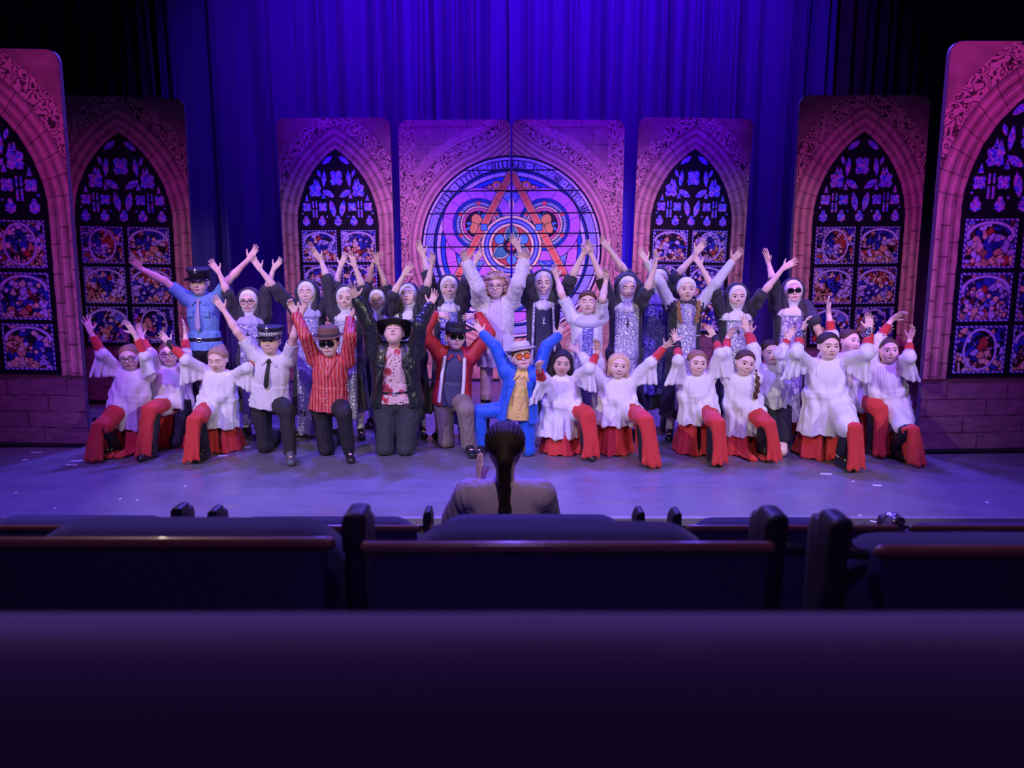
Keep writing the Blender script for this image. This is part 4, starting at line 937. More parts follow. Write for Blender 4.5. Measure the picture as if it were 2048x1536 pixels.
def coif(bib=1, veil=True, wimple=True, bm=None, bw=.15, low=.10):
    def go(q):
        H = q.H; h = H.h; s = q.s; E = lambda c, r, op='+', k=.015: P_ell(H.p(*c), np.array(r) * h, H.A, op, k)
        pr = [E((0, -.07, .14), (.408, .45, .40)), E((0, .02, -.08), (.375, .36, .41), k=.03)]
        if wimple: pr += [P_cone(H.p(0, -.02, -.30), q.N + q.F * .01 - q.up * .03 * s, (.28 * h, .30 * h), (.080 * s, .075 * s), H.x, k=.03)]
        pr.append(E((0, .36, -.035), (.305, .42, .36), '-', .008))
        if not wimple: pr.append(P_cut(H.p(0, 0, -.05), unit(-H.z + H.f * .8), .01))
        cloth('coif', pr, WHC(), q.o, q.base, .0055, None, .0015, 60, q.seed)
        if bib:
            N = q.N; b = bm or WHC(); rr = bw * s
            pr = [P_cone(N + q.up * .012 * s, N - q.up * low * s, (.06 * s, .055 * s), (rr, rr * .93), q.X, k=.02), P_ell(N - q.up * .08 * s + q.F * .03 * s, np.array([rr * .98, .115 * s, .07 * s]), ax_of(q), k=.03), P_cut(N - q.up * (low + .015) * s, -q.up, .01),
                  P_ell(q.H.p(0, .0, .0), np.array([.385, .42, .50]) * h, H.A, '-', .01)]
            def dp(v): an, ra, hh_ = polar(q, v, N); return .003 * np.sin(an * 13 + q.seed)
            cloth('wimple_collar', pr, b, q.o, q.base, .006, dp, .002, 40, q.seed + 2)
        if veil:
            pr = [E((0, -.12, .16), (.485, .52, .445)), P_cone(H.p(0, -.16, .12), q.N - q.F * .07 * s - q.up * .16 * s, (.47 * h, .46 * h), (.165 * s, .07 * s), H.x, k=.04),
                  P_cut(H.p(0, .12, .3), unit(H.f + H.z * .1), .01), E((0, .05, -.05), (.42, .55, .50), '-', .01)]
            for sd in (-1, 1): pr.insert(2, P_rc(H.p(sd * .40, -.04, .05), q.N + q.X * sd * .078 * s + q.F * .065, .032 * s, .03 * s, k=.025)), pr.insert(3, P_rc(q.N + q.X * sd * .078 * s + q.F * .065, q.N + q.X * sd * .062 * s + q.F * .125 * s - q.up * .085 * s, .03 * s, .022 * s, k=.02))
            cloth('veil', pr, BLK(), q.o, q.base, .006, None, .003, 35, q.seed + 4)
    return go
def necklace(drop=.17, cross=True, m=None):
    def go(q):
        s = q.s; b = q.N - q.up * drop * s + q.F * .150 * s; pr = []
        for sd in (-1, 1): pr += [P_rc(q.N + q.X * sd * .055 * s + q.F * .055 * s, b, .0032, k=.001)]
        if cross: pr += [P_rc(b, b - q.up * .045 * s, .0045, k=.001), P_rc(b - q.up * .016 * s - q.X * .014, b - q.up * .016 * s + q.X * .014, .0045, k=.001)]
        cloth('cross_necklace', pr, m or M('dark_cord', (.02, .02, .025), .5), q.o, q.base, .003, wr=0)
    return go
def buttons(n=6, hem=.0, m=None, off=.128):
    def go(q):
        s = q.s; a = q.N - q.up * .05 * s + q.F * (off - .02) * s; b = q.hip + q.F * (off + .012) * s - q.up * (hem - .03) * s
        pr = [P_ell(lerp(a, b, i / (n - 1)) + q.F * .006 * math.sin(i / (n - 1) * 3.1), (.0065, .006, .0065), k=.001) for i in range(n)]
        cloth('button_row', pr, m or M('button', (.6, .55, .55), .4), q.o, q.base, .003, wr=0)
    return go
def shirt_collar(m, wide=1.):
    def go(q):
        s = q.s; pr = []
        for sd in (-1, 1):
            a = q.N + q.X * sd * .052 * s + q.F * .02 * s + q.up * .012 * s; b = q.N + q.X * sd * .020 * s * wide + q.F * .098 * s - q.up * .028 * s; c = q.N + q.X * sd * .062 * s * wide + q.F * .108 * s - q.up * .075 * s
            for t in np.linspace(0, 1, 5): pr.append(P_rc(lerp(a, b, t), lerp(a, c, .35 + .65 * t), .0075, k=.004))
        cloth('collar', pr, m, q.o, q.base, .004, wr=0)
    return go
def lapels(m, a=.07, b=.115, w=.028):
    def go(q):
        s = q.s; pr = []
        for sd in (-1, 1):
            p0 = q.N + q.X * sd * .055 * s + q.F * .03 * s + q.up * .01; p1 = q.N + q.X * sd * a * s + q.F * .135 * s - q.up * .13 * s; p2 = q.N + q.X * sd * b * s + q.F * .168 * s - q.up * .30 * s
            pr += [P_rc(p0, p1, .012 * s, .013 * s, k=.008), P_rc(p1, p2, .013 * s, .010 * s, k=.008), P_rc(p0 + q.X * sd * .01, p1 + q.X * sd * w, .010 * s, .012 * s, k=.01), P_rc(p1 + q.X * sd * w, p2, .012 * s, .008 * s, k=.01), P_rc(p1, p1 + q.X * sd * w * 1.2 + q.up * .02, .011 * s, k=.01)]
        cloth('lapel', pr, m, q.o, q.base, .0045, wr=0)
    return go
def pockets(m):
    def go(q):
        s = q.s
        for sd in (-1, 1):
            c = q.N + q.X * sd * .075 * s - q.up * .13 * s + q.F * .118 * s; cloth('chest_pocket', [P_box(c, (.030 * s, .008, .012 * s), ax_of(q), r=.003), P_box(c - q.up * .03 * s, (.027 * s, .005, .026 * s), ax_of(q), r=.003, k=.002), P_ell(c + q.F * .009 - q.up * .004, (.005, .004, .005), k=.001)], m, q.o, q.base, .004, wr=0)
    return go
def hair(col, style='tied', part=0.):
    def go(q):
        H = q.H; h = H.h; s = q.s; E = lambda c, r, op='+', k=.015: P_ell(H.p(*c), np.array(r) * h, H.A, op, k); m = hair_m(col)
        if style == 'curly':
            rs = np.random.RandomState(7); pr = [E((0, -.12, .08), (.56, .44, .48))]
            for i in range(300):
                a, b = rs.uniform(0, 2 * math.pi), rs.uniform(-.75, 1.0); c = math.sqrt(max(0, 1 - b * b)); d = V(math.cos(a) * c, math.sin(a) * c, b); d = d * V(.66, .50, .58) * rs.uniform(.82, 1.08)
                x, f_, z = d[0], d[1] - .08, d[2] + .06
                if f_ > .12 and z < .32 and abs(x) < .36: continue
                pr.append(E((x, f_, z), [rs.uniform(.045, .085)] * 3, k=.006))
            for i in range(26): a = rs.uniform(-1, 1); pr.append(E((a * .36, .27 - abs(a) * .08, .36 + rs.uniform(-.04, .08)), [.06] * 3, k=.006))
            pr.append(E((0, .44, -.03), (.29, .36, .33), '-', .008))
            cloth('hair', pr, m, q.o, q.base, .0055, None, .002, 220, q.seed); return
        pr = [E((0, -.09, .16), (.400, .435, .372))]
        if style == 'short': pr += [E((0, .12, .34), (.29, .27, .16), k=.02), E((.1, .25, .30), (.20, .10, .10), k=.02), E((-.12, .25, .30), (.20, .10, .10), k=.02)]
        if style == 'long':
            pr += [E((0, -.12, -.02), (.42, .34, .48), k=.04)]
            for sd in (-1, 1): pr += [P_rc(H.p(sd * .30, .06, .22), H.p(sd * .40, .02, -.35), .075 * h * 1.6, .085 * h * 1.6, k=.03), P_rc(H.p(sd * .40, .02, -.35), H.p(sd * .45, .16, -1.15) , .13 * h, .06 * h, k=.03), P_rc(H.p(sd * .36, -.15, -.3), H.p(sd * .40, -.1, -1.0), .15 * h, .08 * h, k=.03)]
        if style == 'loose':
            pr += [E((0, -.12, -.02), (.41, .34, .46), k=.04)]
            for sd in (-1, 1): pr += [P_rc(H.p(sd * .30, .08, .20), H.p(sd * .37, .05, -.38), .10 * h, .08 * h, k=.03)]
        if style in ('braid', 'braids'):
            sides = (-1, 1) if style == 'braids' else (1,)
            for sd in sides:
                p = H.p(sd * .30, -.12, -.02); dst = q.N + q.X * sd * .075 * s + q.F * .165 * s - q.up * .17 * s
                for i in range(11):
                    c = lerp(p, dst, i / 10) + q.F * .055 * math.sin(i / 10 * 3.1) + q.X * sd * .022 * math.sin(i / 10 * 3.1); pr.append(P_ell(c + q.X * .005 * (-1) ** i, (.019, .017, .021), k=.004))
        if style == 'bun': pr.append(E((0, -.52, .30), (.17, .15, .17)))
        if style == 'top': pr.append(E((0, -.30, .55), (.12, .12, .10)))
        if style == 'pony': pr += [P_rc(H.p(0, -.46, .12), H.p(0, -.56, -.10), .11 * h, .13 * h, k=.02), P_rc(H.p(0, -.56, -.10), q.N - q.F * .12 * s - q.up * .10 * s, .13 * h, .11 * h, k=.03), P_rc(q.N - q.F * .12 * s - q.up * .10 * s, q.N - q.F * .11 * s - q.up * .24 * s, .11 * h, .05 * h, k=.03)]
        hl = .30 if style != 'short' else .2
        pr.append(E((0, .46, -.03), (.37 if style not in ('long', 'loose') else .31, .40, .385), '-', .02))
        if style not in ('long', 'loose'): pr.append(E((0, .10, -.42), (.5, .42, .40), '-', .02)) if style != 'pony' else None
        if part: pr.append(P_box(H.p(part, .1, .55), np.array([.008, .35, .1]) * h, H.A, op='-', k=.006))
        def dp(v): d = (v - H.c) @ H.A.T / h; return .0016 * np.sin(np.arctan2(d[:, 0], d[:, 2] + .2) * 46 + 3 * d[:, 1])
        cloth('hair', pr, m, q.o, q.base, .0052, dp, .001, 90, q.seed)
    return go
def lathe_in(H, prof, ex, ey, off, tiltf=0., n=40, wav=0.):
    """profile (radius, height) in head heights round the head's z axis"""
    v, f = [], []
    for r, z in prof:
        for i in range(n):
            a = 2 * math.pi * i / n; x, y = r * ex * math.cos(a), r * ey * math.sin(a); zz = z + wav * (abs(x) > .35) * (abs(x) - .35) * 1.1
            v.append(H.p(x, off[0] + y * math.cos(tiltf) - zz * math.sin(tiltf) * 0, off[1] + zz + y * math.sin(tiltf)))
    for j in range(len(prof) - 1):
        for i in range(n): f.append((j * n + i, j * n + (i + 1) % n, (j + 1) * n + (i + 1) % n, (j + 1) * n + i))
    return np.array(v), f
def fedora(m, band, brim=.68, tilt=-8, h0=.30, tall=.42, bend=.3):
    def go(q):
        H = q.H
        prof = [(brim, -.02), (brim + .01, 0.), (brim, .02), (.43, .03), (.415, .10), (.395, tall * .6), (.36, tall * .92), (.30, tall), (.18, tall - .05), (.04, tall - .10), (0.001, tall - .10)]
        v, f = lathe_in(H, prof, 1.02, 1.12, (-.06, h0 - .02), R(tilt), wav=bend)
        v2, f2 = lathe_in(H, [(.40, -.02), (.42, -.02), (brim, -.02)], 1.02, 1.12, (-.06, h0 - .02), R(tilt), wav=bend)
        f2 = [tuple(i + len(v) for i in reversed(t)) for t in f2]
        o = link('hat', raw_mesh('hat', np.concatenate([v, v2]) - q.base, f + f2, [m]), q.o)
        v, f = lathe_in(H, [(.428, .03), (.436, .045), (.428, .13), (.41, .135)], 1.02, 1.12, (-.06, h0 - .02), R(tilt)); link('hat_band', raw_mesh('hat_band', v - q.base, f, [band]), o)
    return go
def police_cap(badge='silver', checker=False, tilt=-6):
    def go(q):
        H = q.H; m = M('cap_black', (.018, .018, .035), .6); h0 = .335
        v, f = lathe_in(H, [(.385, -.06), (.40, -.06), (.405, .10), (.46, .17), (.50, .23), (.47, .28), (.35, .30), (.001, .33)], 1.07, 1.1, (-.05, h0), R(tilt)); o = link('police_cap', raw_mesh('police_cap', v - q.base, f, [m]), q.o)
        # peak
        v, f = [], []
        n = 15
        for j, (r, dz) in enumerate(((.40, -.05), (.50, -.085), (.60, -.15), (.595, -.165), (.40, -.075))):
            for i in range(n):
                a = R(28 + 124 * i / (n - 1)); v.append(H.p(r * math.cos(a) * 1.05, -.05 + r * 1.1 * math.sin(a) * 1., h0 + dz + math.sin(R(tilt)) * r))
        for j in range(4):
            for i in range(n - 1): f.append((j * n + i, j * n + i + 1, (j + 1) * n + i + 1, (j + 1) * n + i))
        link('cap_peak', raw_mesh('cap_peak', np.array(v) - q.base, f, [M('patent', (.01, .01, .02), .12, coat=1.)]), o)
        if checker:
            v, f, fm = [], [], []; n = 56
            for j in range(4):
                for i in range(n + 1): a = 2 * math.pi * i / n; v.append(H.p(.441 * math.cos(a), -.05 + .412 * 1.1 * math.sin(a), h0 - .045 + j * .042 + .412 * 1.1 * math.sin(a) * math.sin(R(tilt))))
            for j in range(3):
                for i in range(n): f.append((j * (n + 1) + i, j * (n + 1) + i + 1, (j + 1) * (n + 1) + i + 1, (j + 1) * (n + 1) + i)); fm.append((i + j) % 2)
            link('checker_band', raw_mesh('checker_band', np.array(v) - q.base, f, [M('check_white', (.85, .85, .85), .6), M('check_black', (.02, .02, .03), .6)], fm), o)
        bm = M('badge_silver', (.8, .8, .85), .25, .9)
        c = H.p(0, .455, h0 + .15); pr = [P_ell(c, (.014, .008, .018), None, k=.003)] + [P_ell(c + .012 * (H.x * math.cos(a) + H.z * math.sin(a) * 1.3), (.006, .005, .006), k=.002) for a in np.arange(0, 6.2, .785)] + [P_ell(c + H.z * .026, (.007, .005, .007), k=.003)]
        cloth('cap_badge', pr, bm, o, q.base, .003, wr=0)
    return go
def glasses(lens=None, rim=None, w=.115, hgt=.085, thin=False, nm='sunglasses'):
    def go(q):
        H = q.H; h = H.h; rm = rim or M('black_frame', (.015, .015, .018), .3); pr = []; ln = []
        for sd in (-1, 1):
            c = (sd * .15, .415, .015); pts = [(c[0] + w * math.copysign(abs(math.cos(a)) ** .75, math.cos(a)), c[2] + hgt * math.copysign(abs(math.sin(a)) ** .8, math.sin(a))) for a in np.linspace(0, 2 * math.pi, 15)]
            fw = lambda x: .415 - .22 * max(0, abs(x) - .10)
            for (a, b), (c_, d) in zip(pts, pts[1:]): pr.append(P_rc(H.p(a, fw(a), b), H.p(c_, fw(c_), d), (.0026 if thin else .0042), k=.001))
            ln.append([H.p(c[0], fw(c[0]) + .004, c[2])] + [H.p(a * .995, fw(a), b) for a, b in pts[:-1]])
            pr.append(P_rc(H.p(sd * .265, .37, .04), H.p(sd * .345, -.05, .04), .003, k=.001))
        pr.append(P_rc(H.p(-.05, .42, .04), H.p(.05, .42, .04), .003, k=.001))
        o = cloth(nm, pr, rm, q.o, q.base, .0026, wr=0)
        v, f = [], []
        for L in ln:
            b = len(v); v += L; n = len(L) - 1; f += [(b, b + 1 + i, b + 1 + (i + 1) % n) for i in range(n)]
        if lens is not None: link('lens', raw_mesh('lens', np.array(v) - q.base, f, [lens]), o)
    return go
def tie(m, L=.30, w=.028):
    def go(q):
        s = q.s; p0 = q.N + q.F * .105 * s - q.up * .035 * s; p1 = q.N - q.up * L * s + q.F * .142 * s
        pr = [P_ell(p0, (.018, .014, .016), k=.005)]
        for t in np.linspace(0, 1, 14): c = lerp(p0, p1, t) + q.F * .014 * math.sin(t * 2.6); ww = lerp(.012, w, t) * (1 if t < .93 else .55); pr.append(P_ell(c, (ww, .006, .02), ax_of(q), k=.008))
        cloth('tie', pr, m, q.o, q.base, .0045, wr=0)
    return go
def belt(m=None, buckle=True):
    def go(q):
        s = q.s; c = q.hip + q.up * .105 * s
        rx, ry = .150 * q.bx * s + .016, .112 * s + .018
        pr = [P_cone(c - q.up * .017, c + q.up * .017, (rx, ry), (rx, ry), q.X), P_cone(c - q.up * .03, c + q.up * .03, (rx - .012, ry - .012), (rx - .012, ry - .012), q.X, '-', .002)]
        o = cloth('belt', pr, m or M('black_leather', (.015, .015, .02), .35), q.o, q.base, .0055, wr=0)
        if buckle:
            b = c + q.F * (ry + .004); cloth('buckle', [P_box(b, (.024, .006, .019), ax_of(q), r=.005), P_box(b, (.015, .02, .010), ax_of(q), op='-', k=.001)], M('buckle_silver', (.7, .7, .75), .25, .9), o, q.base, .003, wr=0)
    return go
def strip_m(name, c1, c2, c3, scale=70.):
    if name in _M: return _M[name]
    m = bpy.data.materials.new(name); m.use_nodes = True; nt = m.node_tree; b = nt.nodes['Principled BSDF']; b.inputs['Roughness'].default_value = .5
    tc = nt.nodes.new('ShaderNodeTexCoord'); w = nt.nodes.new('ShaderNodeTexWave'); w.wave_type = 'BANDS'; w.bands_direction = 'X'; w.inputs['Scale'].default_value = scale / 10; w.inputs['Distortion'].default_value = 1.6; w.inputs['Detail'].default_value = 3
    nt.links.new(tc.outputs['Object'], w.inputs['Vector']); cr = nt.nodes.new('ShaderNodeValToRGB'); cr.color_ramp.interpolation = 'CONSTANT'
    e = cr.color_ramp.elements; e[0].color = (*hexl(c1), 1); e[1].position = .45; e[1].color = (*hexl(c2), 1); x = e.new(.72); x.color = (*hexl(c3), 1); x = e.new(.88); x.color = (*hexl(c1), 1)
    nt.links.new(w.outputs[0], cr.inputs[0]); nt.links.new(cr.outputs[0], b.inputs['Base Color']); _M[name] = m; return m
def floral_m(name, bg, cols, scale=13.):
    if name in _M: return _M[name]
    m = bpy.data.materials.new(name); m.use_nodes = True; nt = m.node_tree; b = nt.nodes['Principled BSDF']; b.inputs['Roughness'].default_value = .6
    tc = nt.nodes.new('ShaderNodeTexCoord'); vo = nt.nodes.new('ShaderNodeTexVoronoi'); vo.inputs['Scale'].default_value = scale; vo.inputs['Randomness'].default_value = .8
    nt.links.new(tc.outputs['Object'], vo.inputs['Vector']); cr = nt.nodes.new('ShaderNodeValToRGB'); cr.color_ramp.interpolation = 'CONSTANT'; e = cr.color_ramp.elements
    e[0].color = (*hexl(cols[0]), 1); e[1].position = .10; e[1].color = (*hexl(cols[1]), 1)
    for p, c in ((.20, cols[2]), (.25, cols[3]), (.36, cols[1]), (.40, bg)): x = e.new(p); x.color = (*hexl(c), 1)
    nt.links.new(vo.outputs['Distance'], cr.inputs[0])
    v2 = nt.nodes.new('ShaderNodeTexVoronoi'); v2.inputs['Scale'].default_value = scale * 3.2; nt.links.new(tc.outputs['Object'], v2.inputs['Vector']); lt = nt.nodes.new('ShaderNodeMath'); lt.operation = 'LESS_THAN'; lt.inputs[1].default_value = .22; nt.links.new(v2.outputs['Distance'], lt.inputs[0])
    mx = nt.nodes.new('ShaderNodeMix'); mx.data_type = 'RGBA'; mx.inputs[7].default_value = (*hexl(cols[2]), 1); nt.links.new(lt.outputs[0], mx.inputs[0]); nt.links.new(cr.outputs[0], mx.inputs[6]); nt.links.new(mx.outputs[2], b.inputs['Base Color']); _M[name] = m; return m
def patch_on(name, m, cells, vox=.005, k=.004):
    """free helper: prims made by cells(q)"""
    def go(q): return cloth(name, cells(q), m, q.o, q.base, vox, wr=0)
    return go
# ---------------------------------------------------------------- the cast; every pixel pair is in the 2048 x 1536 frame
K = dict
sockw = M('white_sock', (.75, .72, .75), .85); shoeb = M('black_shoe', (.015, .015, .018), .25, coat=.6); blackt = M('black_trousers', (.02, .018, .026), .8); blk_cuff = M('black_cuff', (.02, .02, .025), .8)
legg = M('black_leggings', (.018, .018, .028), .55); patc = floral_m('patterned_cuff', '2a2a30', ['101014', 'd8d8dc', '1a1a20', 'c0c0c8'], 60.)
lavc = M('lavender_collar', (.50, .45, .80), .6, bump=.1)
NW = lambda hem, w, mk='lav', tb=.14, **c: [habit(hem), tabard(seqm(mk), tb, w), coif(**c), necklace(.2), shoes(shoeb, sock=sockw)]
wh_sil = M('white_satin', (.78, .76, .84), .45, sheen=.2)
cast = [
 K(label='person in light blue police shirt, grey tie and peaked cap, standing at the left', Y=7.1, head=(399, 566), hh=.22, rot=(3, 0, 0), L=[(327, 561), (281, 537), (256, 512)], R=[(456, 561), (497, 519), (518, 490)], skin='light', face=(0, 'open'), browc='2a1a10',
   wear=[hair('2a1c14', 'short'), police_cap(), fitted('police_shirt', M('light_blue_shirt', (.16, .34, .62), .7), .0, .62, .014, .004), shirt_collar(M('light_blue_shirt', 0)), pockets(M('light_blue_shirt', 0)), tie(M('grey_tie', (.42, .38, .52), .6)), trousers(blackt), belt(), shoes(shoeb)]),
 K(label='person in nun costume with glasses and lavender sequins, beside the light blue police shirt', Y=7.0, head=(498, 602), rot=(4, -4, 0), L=[(456, 589), (438, 545), (414, 514)], R=[(533, 582), (547, 538), (567, 515)], face=(.4, 'open'), wear=NW(.24, .10, 'lav', bm=lavc) + [glasses(None, M('thin_rim', (.02, .02, .03), .3), thin=True, nm='glasses')]),
 K(label='person in nun costume with floor-length sequin panel, laughing, eyes closed, behind the striped shirt', Y=7.05, head=(614, 586), rot=(2, 4, 2), L=[(552, 578), (521, 540), (501, 509)], R=[(671, 574), (681, 533), (695, 501)], face=(.9, 'shut'), wear=NW(.20, .12, 'lav', .03, bm=lavc)),
 K(label='smiling person in nun costume with long white bib, left of the leather jacket', Y=6.95, head=(691, 596), rot=(4, -5, -6), L=[(655, 560), (642, 520), (620, 495)], R=[(727, 580), (710, 533), (700, 500)], handR=(1.7, 4.), face=(1, 'open'), wear=NW(.27, .11, 'sil', .20, bw=.13, low=.17)),
 K(label='small person in nun costume half hidden in shadow, crossed hands above', Y=7.4, head=(755, 600), hh=.20, L=[(734, 572), (747, 524), (767, 499)], R=[(775, 580), (757, 530), (748, 497)], skin='tan', face=(.7, 'open'), wear=NW(.25, .10, 'blu', bm=lavc)),
 K(label='person in nun costume looking up with a wide white collar, above the black wide-brimmed hat', Y=7.0, head=(817, 591), rot=(-6, 16, 6), L=[(785, 592), (807, 551), (828, 520)], R=[(852, 583), (864, 528), (867, 499)], handL=(1.6, 6.), face=(0, 'open'), wear=NW(.22, .10, 'lav', bw=.155)),
 K(label='person in nun costume smiling under open black veil, left of the curly hair', Y=7.0, head=(898, 575), rot=(6, 0, 2), L=[(857, 553), (847, 511), (832, 479)], R=[(934, 564), (951, 522), (968, 494)], face=(1, 'open'), wear=NW(.24, .085, 'blu', bw=.12)),
 K(label='person with big curly hair in fluffy white jacket and short pale dress', Y=6.85, head=(991, 573), rot=(0, 2, 0), L=[(955, 574), (932, 524), (922, 494)], R=[(1037, 564), (1049, 520), (1055, 495)], face=(1, 'open'),
   wear=[hair('a88670', 'curly'), habit(.68, (.3, .3), wid=.175, drop=.02, m=M('pale_dress', (.66, .54, .72), .5, sheen=.2), name='dress'), fitted('fluffy_jacket', M('white_fluff', (.86, .78, .84), .9, bump=1., bscale=130, sheen=.5), -.02, 1.85, .035, .008, 90., False, openf=(.055, .07), sr=(.06, .055, .05)), shoes(shoeb, boot=.32), glasses(None, M('gold_rim', (.5, .35, .2), .3, .5), thin=True, nm='glasses')]),
 K(label='person in plain black nun habit with silver trim lines, right of the curly hair', Y=6.95, head=(1087, 567), hh=.215, rot=(-3, 0, 0), L=[(1057, 561), (1037, 495), (1017, 467)], R=[(1140, 562), (1166, 508), (1189, 484)], handR=(1.4, 5.), face=(.7, 'open'),
   wear=[habit(.22), tabard(M('dark_navy_panel', (.022, .016, .06), .6), .2, .095, name='front_panel', smooth=True), coif(bw=.11, low=.13), necklace(.22, m=M('silver_cross', (.5, .5, .6), .3, .8)), shoes(shoeb, sock=sockw)] + [patch_on('silver_trim', seqm('sil'), lambda q: [P_rc(q.N + q.X * sd * .088 * q.s + q.F * .118 * q.s - q.up * .05, q.hip + q.X * sd * .105 * q.s + q.F * .158 * q.s, .012, .012, k=.002) for sd in (-1, 1)] + [P_rc(q.hip + q.X * sd * .105 * q.s + q.F * .158 * q.s, V(q.hip[0] + sd * .115 * q.s, q.hip[1] - .17 * q.s, .4), .012, k=.002) for sd in (-1, 1)])]),
 K(label='person with short brown fringe in shiny pale satin robe, right of the plain black habit', Y=6.7, head=(1175, 605), hh=.20, rot=(-4, 2, 0), L=[(1123, 588), (1114, 556), (1105, 526)], R=[(1205, 598), (1212, 560), (1213, 532)], handL=(1.6, 6.), face=(0, 'shut'),
   wear=[hair('5a3c2a', 'short'), habit(.20, (.75, .85), wid=.19, drop=.10, m=wh_sil, name='satin_robe'), tabard(seqm('blu'), .2, .055), patch_on('satin_cowl', M('satin_cowl_lilac', (.66, .62, .82), .4), lambda q: [P_ell(q.N - q.up * .07 * q.s + q.F * .02, np.array([.15, .13, .085]) * q.s, ax_of(q)), P_ell(q.H.p(0, 0, 0), np.array([.37, .42, .5]) * q.H.h, q.H.A, '-', .01)]), shoes(shoeb, sock=sockw)]),
 K(label='person in nun costume looking down, bright sequin panel, right of the pale satin robe', Y=6.9, head=(1254, 574), rot=(4, -12, 0), L=[(1207, 566), (1183, 510), (1169, 478)], R=[(1291, 588), (1309, 534), (1317, 484)], nR=(-1, -.35, .1), face=(0, 'down'), wear=NW(.24, .115, 'sil', .16, bw=.13)),
 K(label='person in nun costume with face hidden behind a raised hand, blue-grey sequin panel', Y=7.3, head=(1318, 560), rot=(0, -4, 0), L=[(1258, 553), (1218, 498), (1197, 472)], R=[(1350, 555), (1391, 508), (1420, 471)], face=(0, 'open'), wear=NW(.22, .14, 'blu', .36, bm=lavc)),
 K(label='person with long braids, white headband and white raised sleeves over a sequin panel', Y=6.9, head=(1373, 579), rot=(-4, 0, 0), L=[(1320, 566), (1294, 524), (1272, 490)], R=[(1433, 566), (1465, 522), (1488, 495)], face=(0, 'open'), browc='5a3a24',
   wear=[hair('8a6440', 'braids'), coif(bib=0, veil=False, wimple=False), fitted('white_long_sleeves', M('white_jersey', (.72, .68, .76), .8), -.2, 1.95, .010, .003, collar=False, sr=(.058, .048, .034)), habit(.22, (.12, .12), drop=.02), tabard(seqm('sil'), .3, .10, .085), shoes(shoeb, sock=sockw)]),
 K(label='person in nun costume with wide grey collar, left of the sunglasses nun', Y=6.95, head=(1474, 593), rot=(-5, -2, 0), L=[(1430, 583), (1402, 533), (1383, 502)], R=[(1521, 592), (1566, 537), (1600, 517)], face=(.8, 'open'), wear=NW(.24, .11, 'sil', bw=.165)),
 K(label='person in nun costume wearing black sunglasses, right end of the back row', Y=7.0, head=(1586, 583), rot=(-10, 6, 6), L=[(1548, 567), (1537, 527), (1529, 490)], R=[(1628, 640), (1648, 690), (1652, 722)], nL=(-.9, -.5, 0), face=(0, 'open'), wear=NW(.22, .12, 'sil') + [glasses(M('black_lens', (.008, .008, .012), .08), w=.125)]),
 # kneeling front row
 K(label='kneeling person in white surplice and glasses, far left of the front row, hand spread wide', kneel=1, kk=(262, 900), s=.86, head=(259, 715), rot=(12, -6, 4), up=-1, kn=(226, 850), ft=(222, 915), L=[(204, 708), (181, 664), (170, 629)], R=[(291, 712), (269, 668), (247, 634)], handL=(1.7, 3.), face=(.3, 'down'), thc=.3,
   wear=[hair('8a6a4a', 'bun', -.04), trousers(legg, .010, 'leggings', 1.02), cassock((1.75, 1.7), train=1), surplice((250, 852), drop=(.26, .2)), shoes(shoeb, boot=.1), glasses(None, M('thin_rim', (.02, .02, .03), .3), thin=True, nm='glasses')]),
 K(label='kneeling person in white surplice and glasses, second from the left of the front row', kneel=1, kk=(355, 895), boff=.10, s=.84, head=(338, 708), rot=(16, 0, 2), up=-1, kn=(308, 818), ft=(294, 922), L=[(302, 708), (284, 676), (271, 640)], R=[(372, 708), (371, 668), (368, 636)], nR=(-1, -.4, 0), nL=(1, -.4, 0), face=(.5, 'open'), browc='6a4a34',
   wear=[hair('7a5a40', 'tied', .03), trousers(legg, .010, 'leggings', 1.02), cassock((1.75, 1.6)), surplice((337, 808)), shoes(shoeb, boot=.1), glasses(None, M('thin_rim', (.02, .02, .03), .3), thin=True, nm='glasses')]),
 K(label='kneeling person in white surplice looking down, black cuffs, polished boot forward', kneel=1, kk=(448, 900), s=.84, head=(436, 719), rot=(-4, -14, 0), up=-1, kn=(394, 842), ft=(402, 925), hip=(432, 800), L=[(372, 721), (341, 688), (309, 655)], R=[(494, 736), (518, 717), (545, 700)], nL=(.5, -.8, .3), handR=(.6, 16.), face=(.2, 'down'), browc='7a5a44',
   wear=[hair('94745a', 'bun', -.04), trousers(legg, .010, 'leggings', 1.02), cassock((1.85, 1.85), cuff=(blk_cuff, blk_cuff)), surplice((432, 850), wid=.225), shoes(shoeb, boot=.12)]),
 K(label='kneeling person in white short-sleeved shirt, black tie and checkered police cap', kneel=1, kk=(533, 903), s=.93, head=(541, 683), hh=.21, rot=(0, 4, 0), up=1, kn=(566, 822), ft=(574, 930), hip=(538, 810), L=[(475, 664), (448, 621), (422, 586)], R=[(588, 672), (603, 625), (618, 594)], nL=(.3, -1, .1), handR=(.6, 20.), face=(1, 'open'), skin='light',
   wear=[hair('8a6a48', 'tied', .03), police_cap(checker=True), fitted('white_shirt', M('white_cotton', (.74, .70, .74), .75), .035, .62, .016, .004, flare=.015), shirt_collar(M('white_cotton', 0)), tie(M('black_tie', (.01, .01, .014), .6), .26, .022), trousers(blackt), shoes(M('grey_shoe', (.10, .10, .14), .5))]),
 K(label='kneeling person in red striped shirt, brown felt hat and big dark sunglasses', kneel=1, kk=(655, 908), s=.93, head=(658, 687), hh=.21, rot=(0, 0, 2), up=1, kn=(688, 826), ft=(693, 925), hip=(657, 812), L=[(610, 672), (591, 627), (573, 592)], R=[(700, 672), (701, 637), (714, 609)], handL=(.5, 22.), face=(.3, 'open'), nR=(-1, -.5, 0),
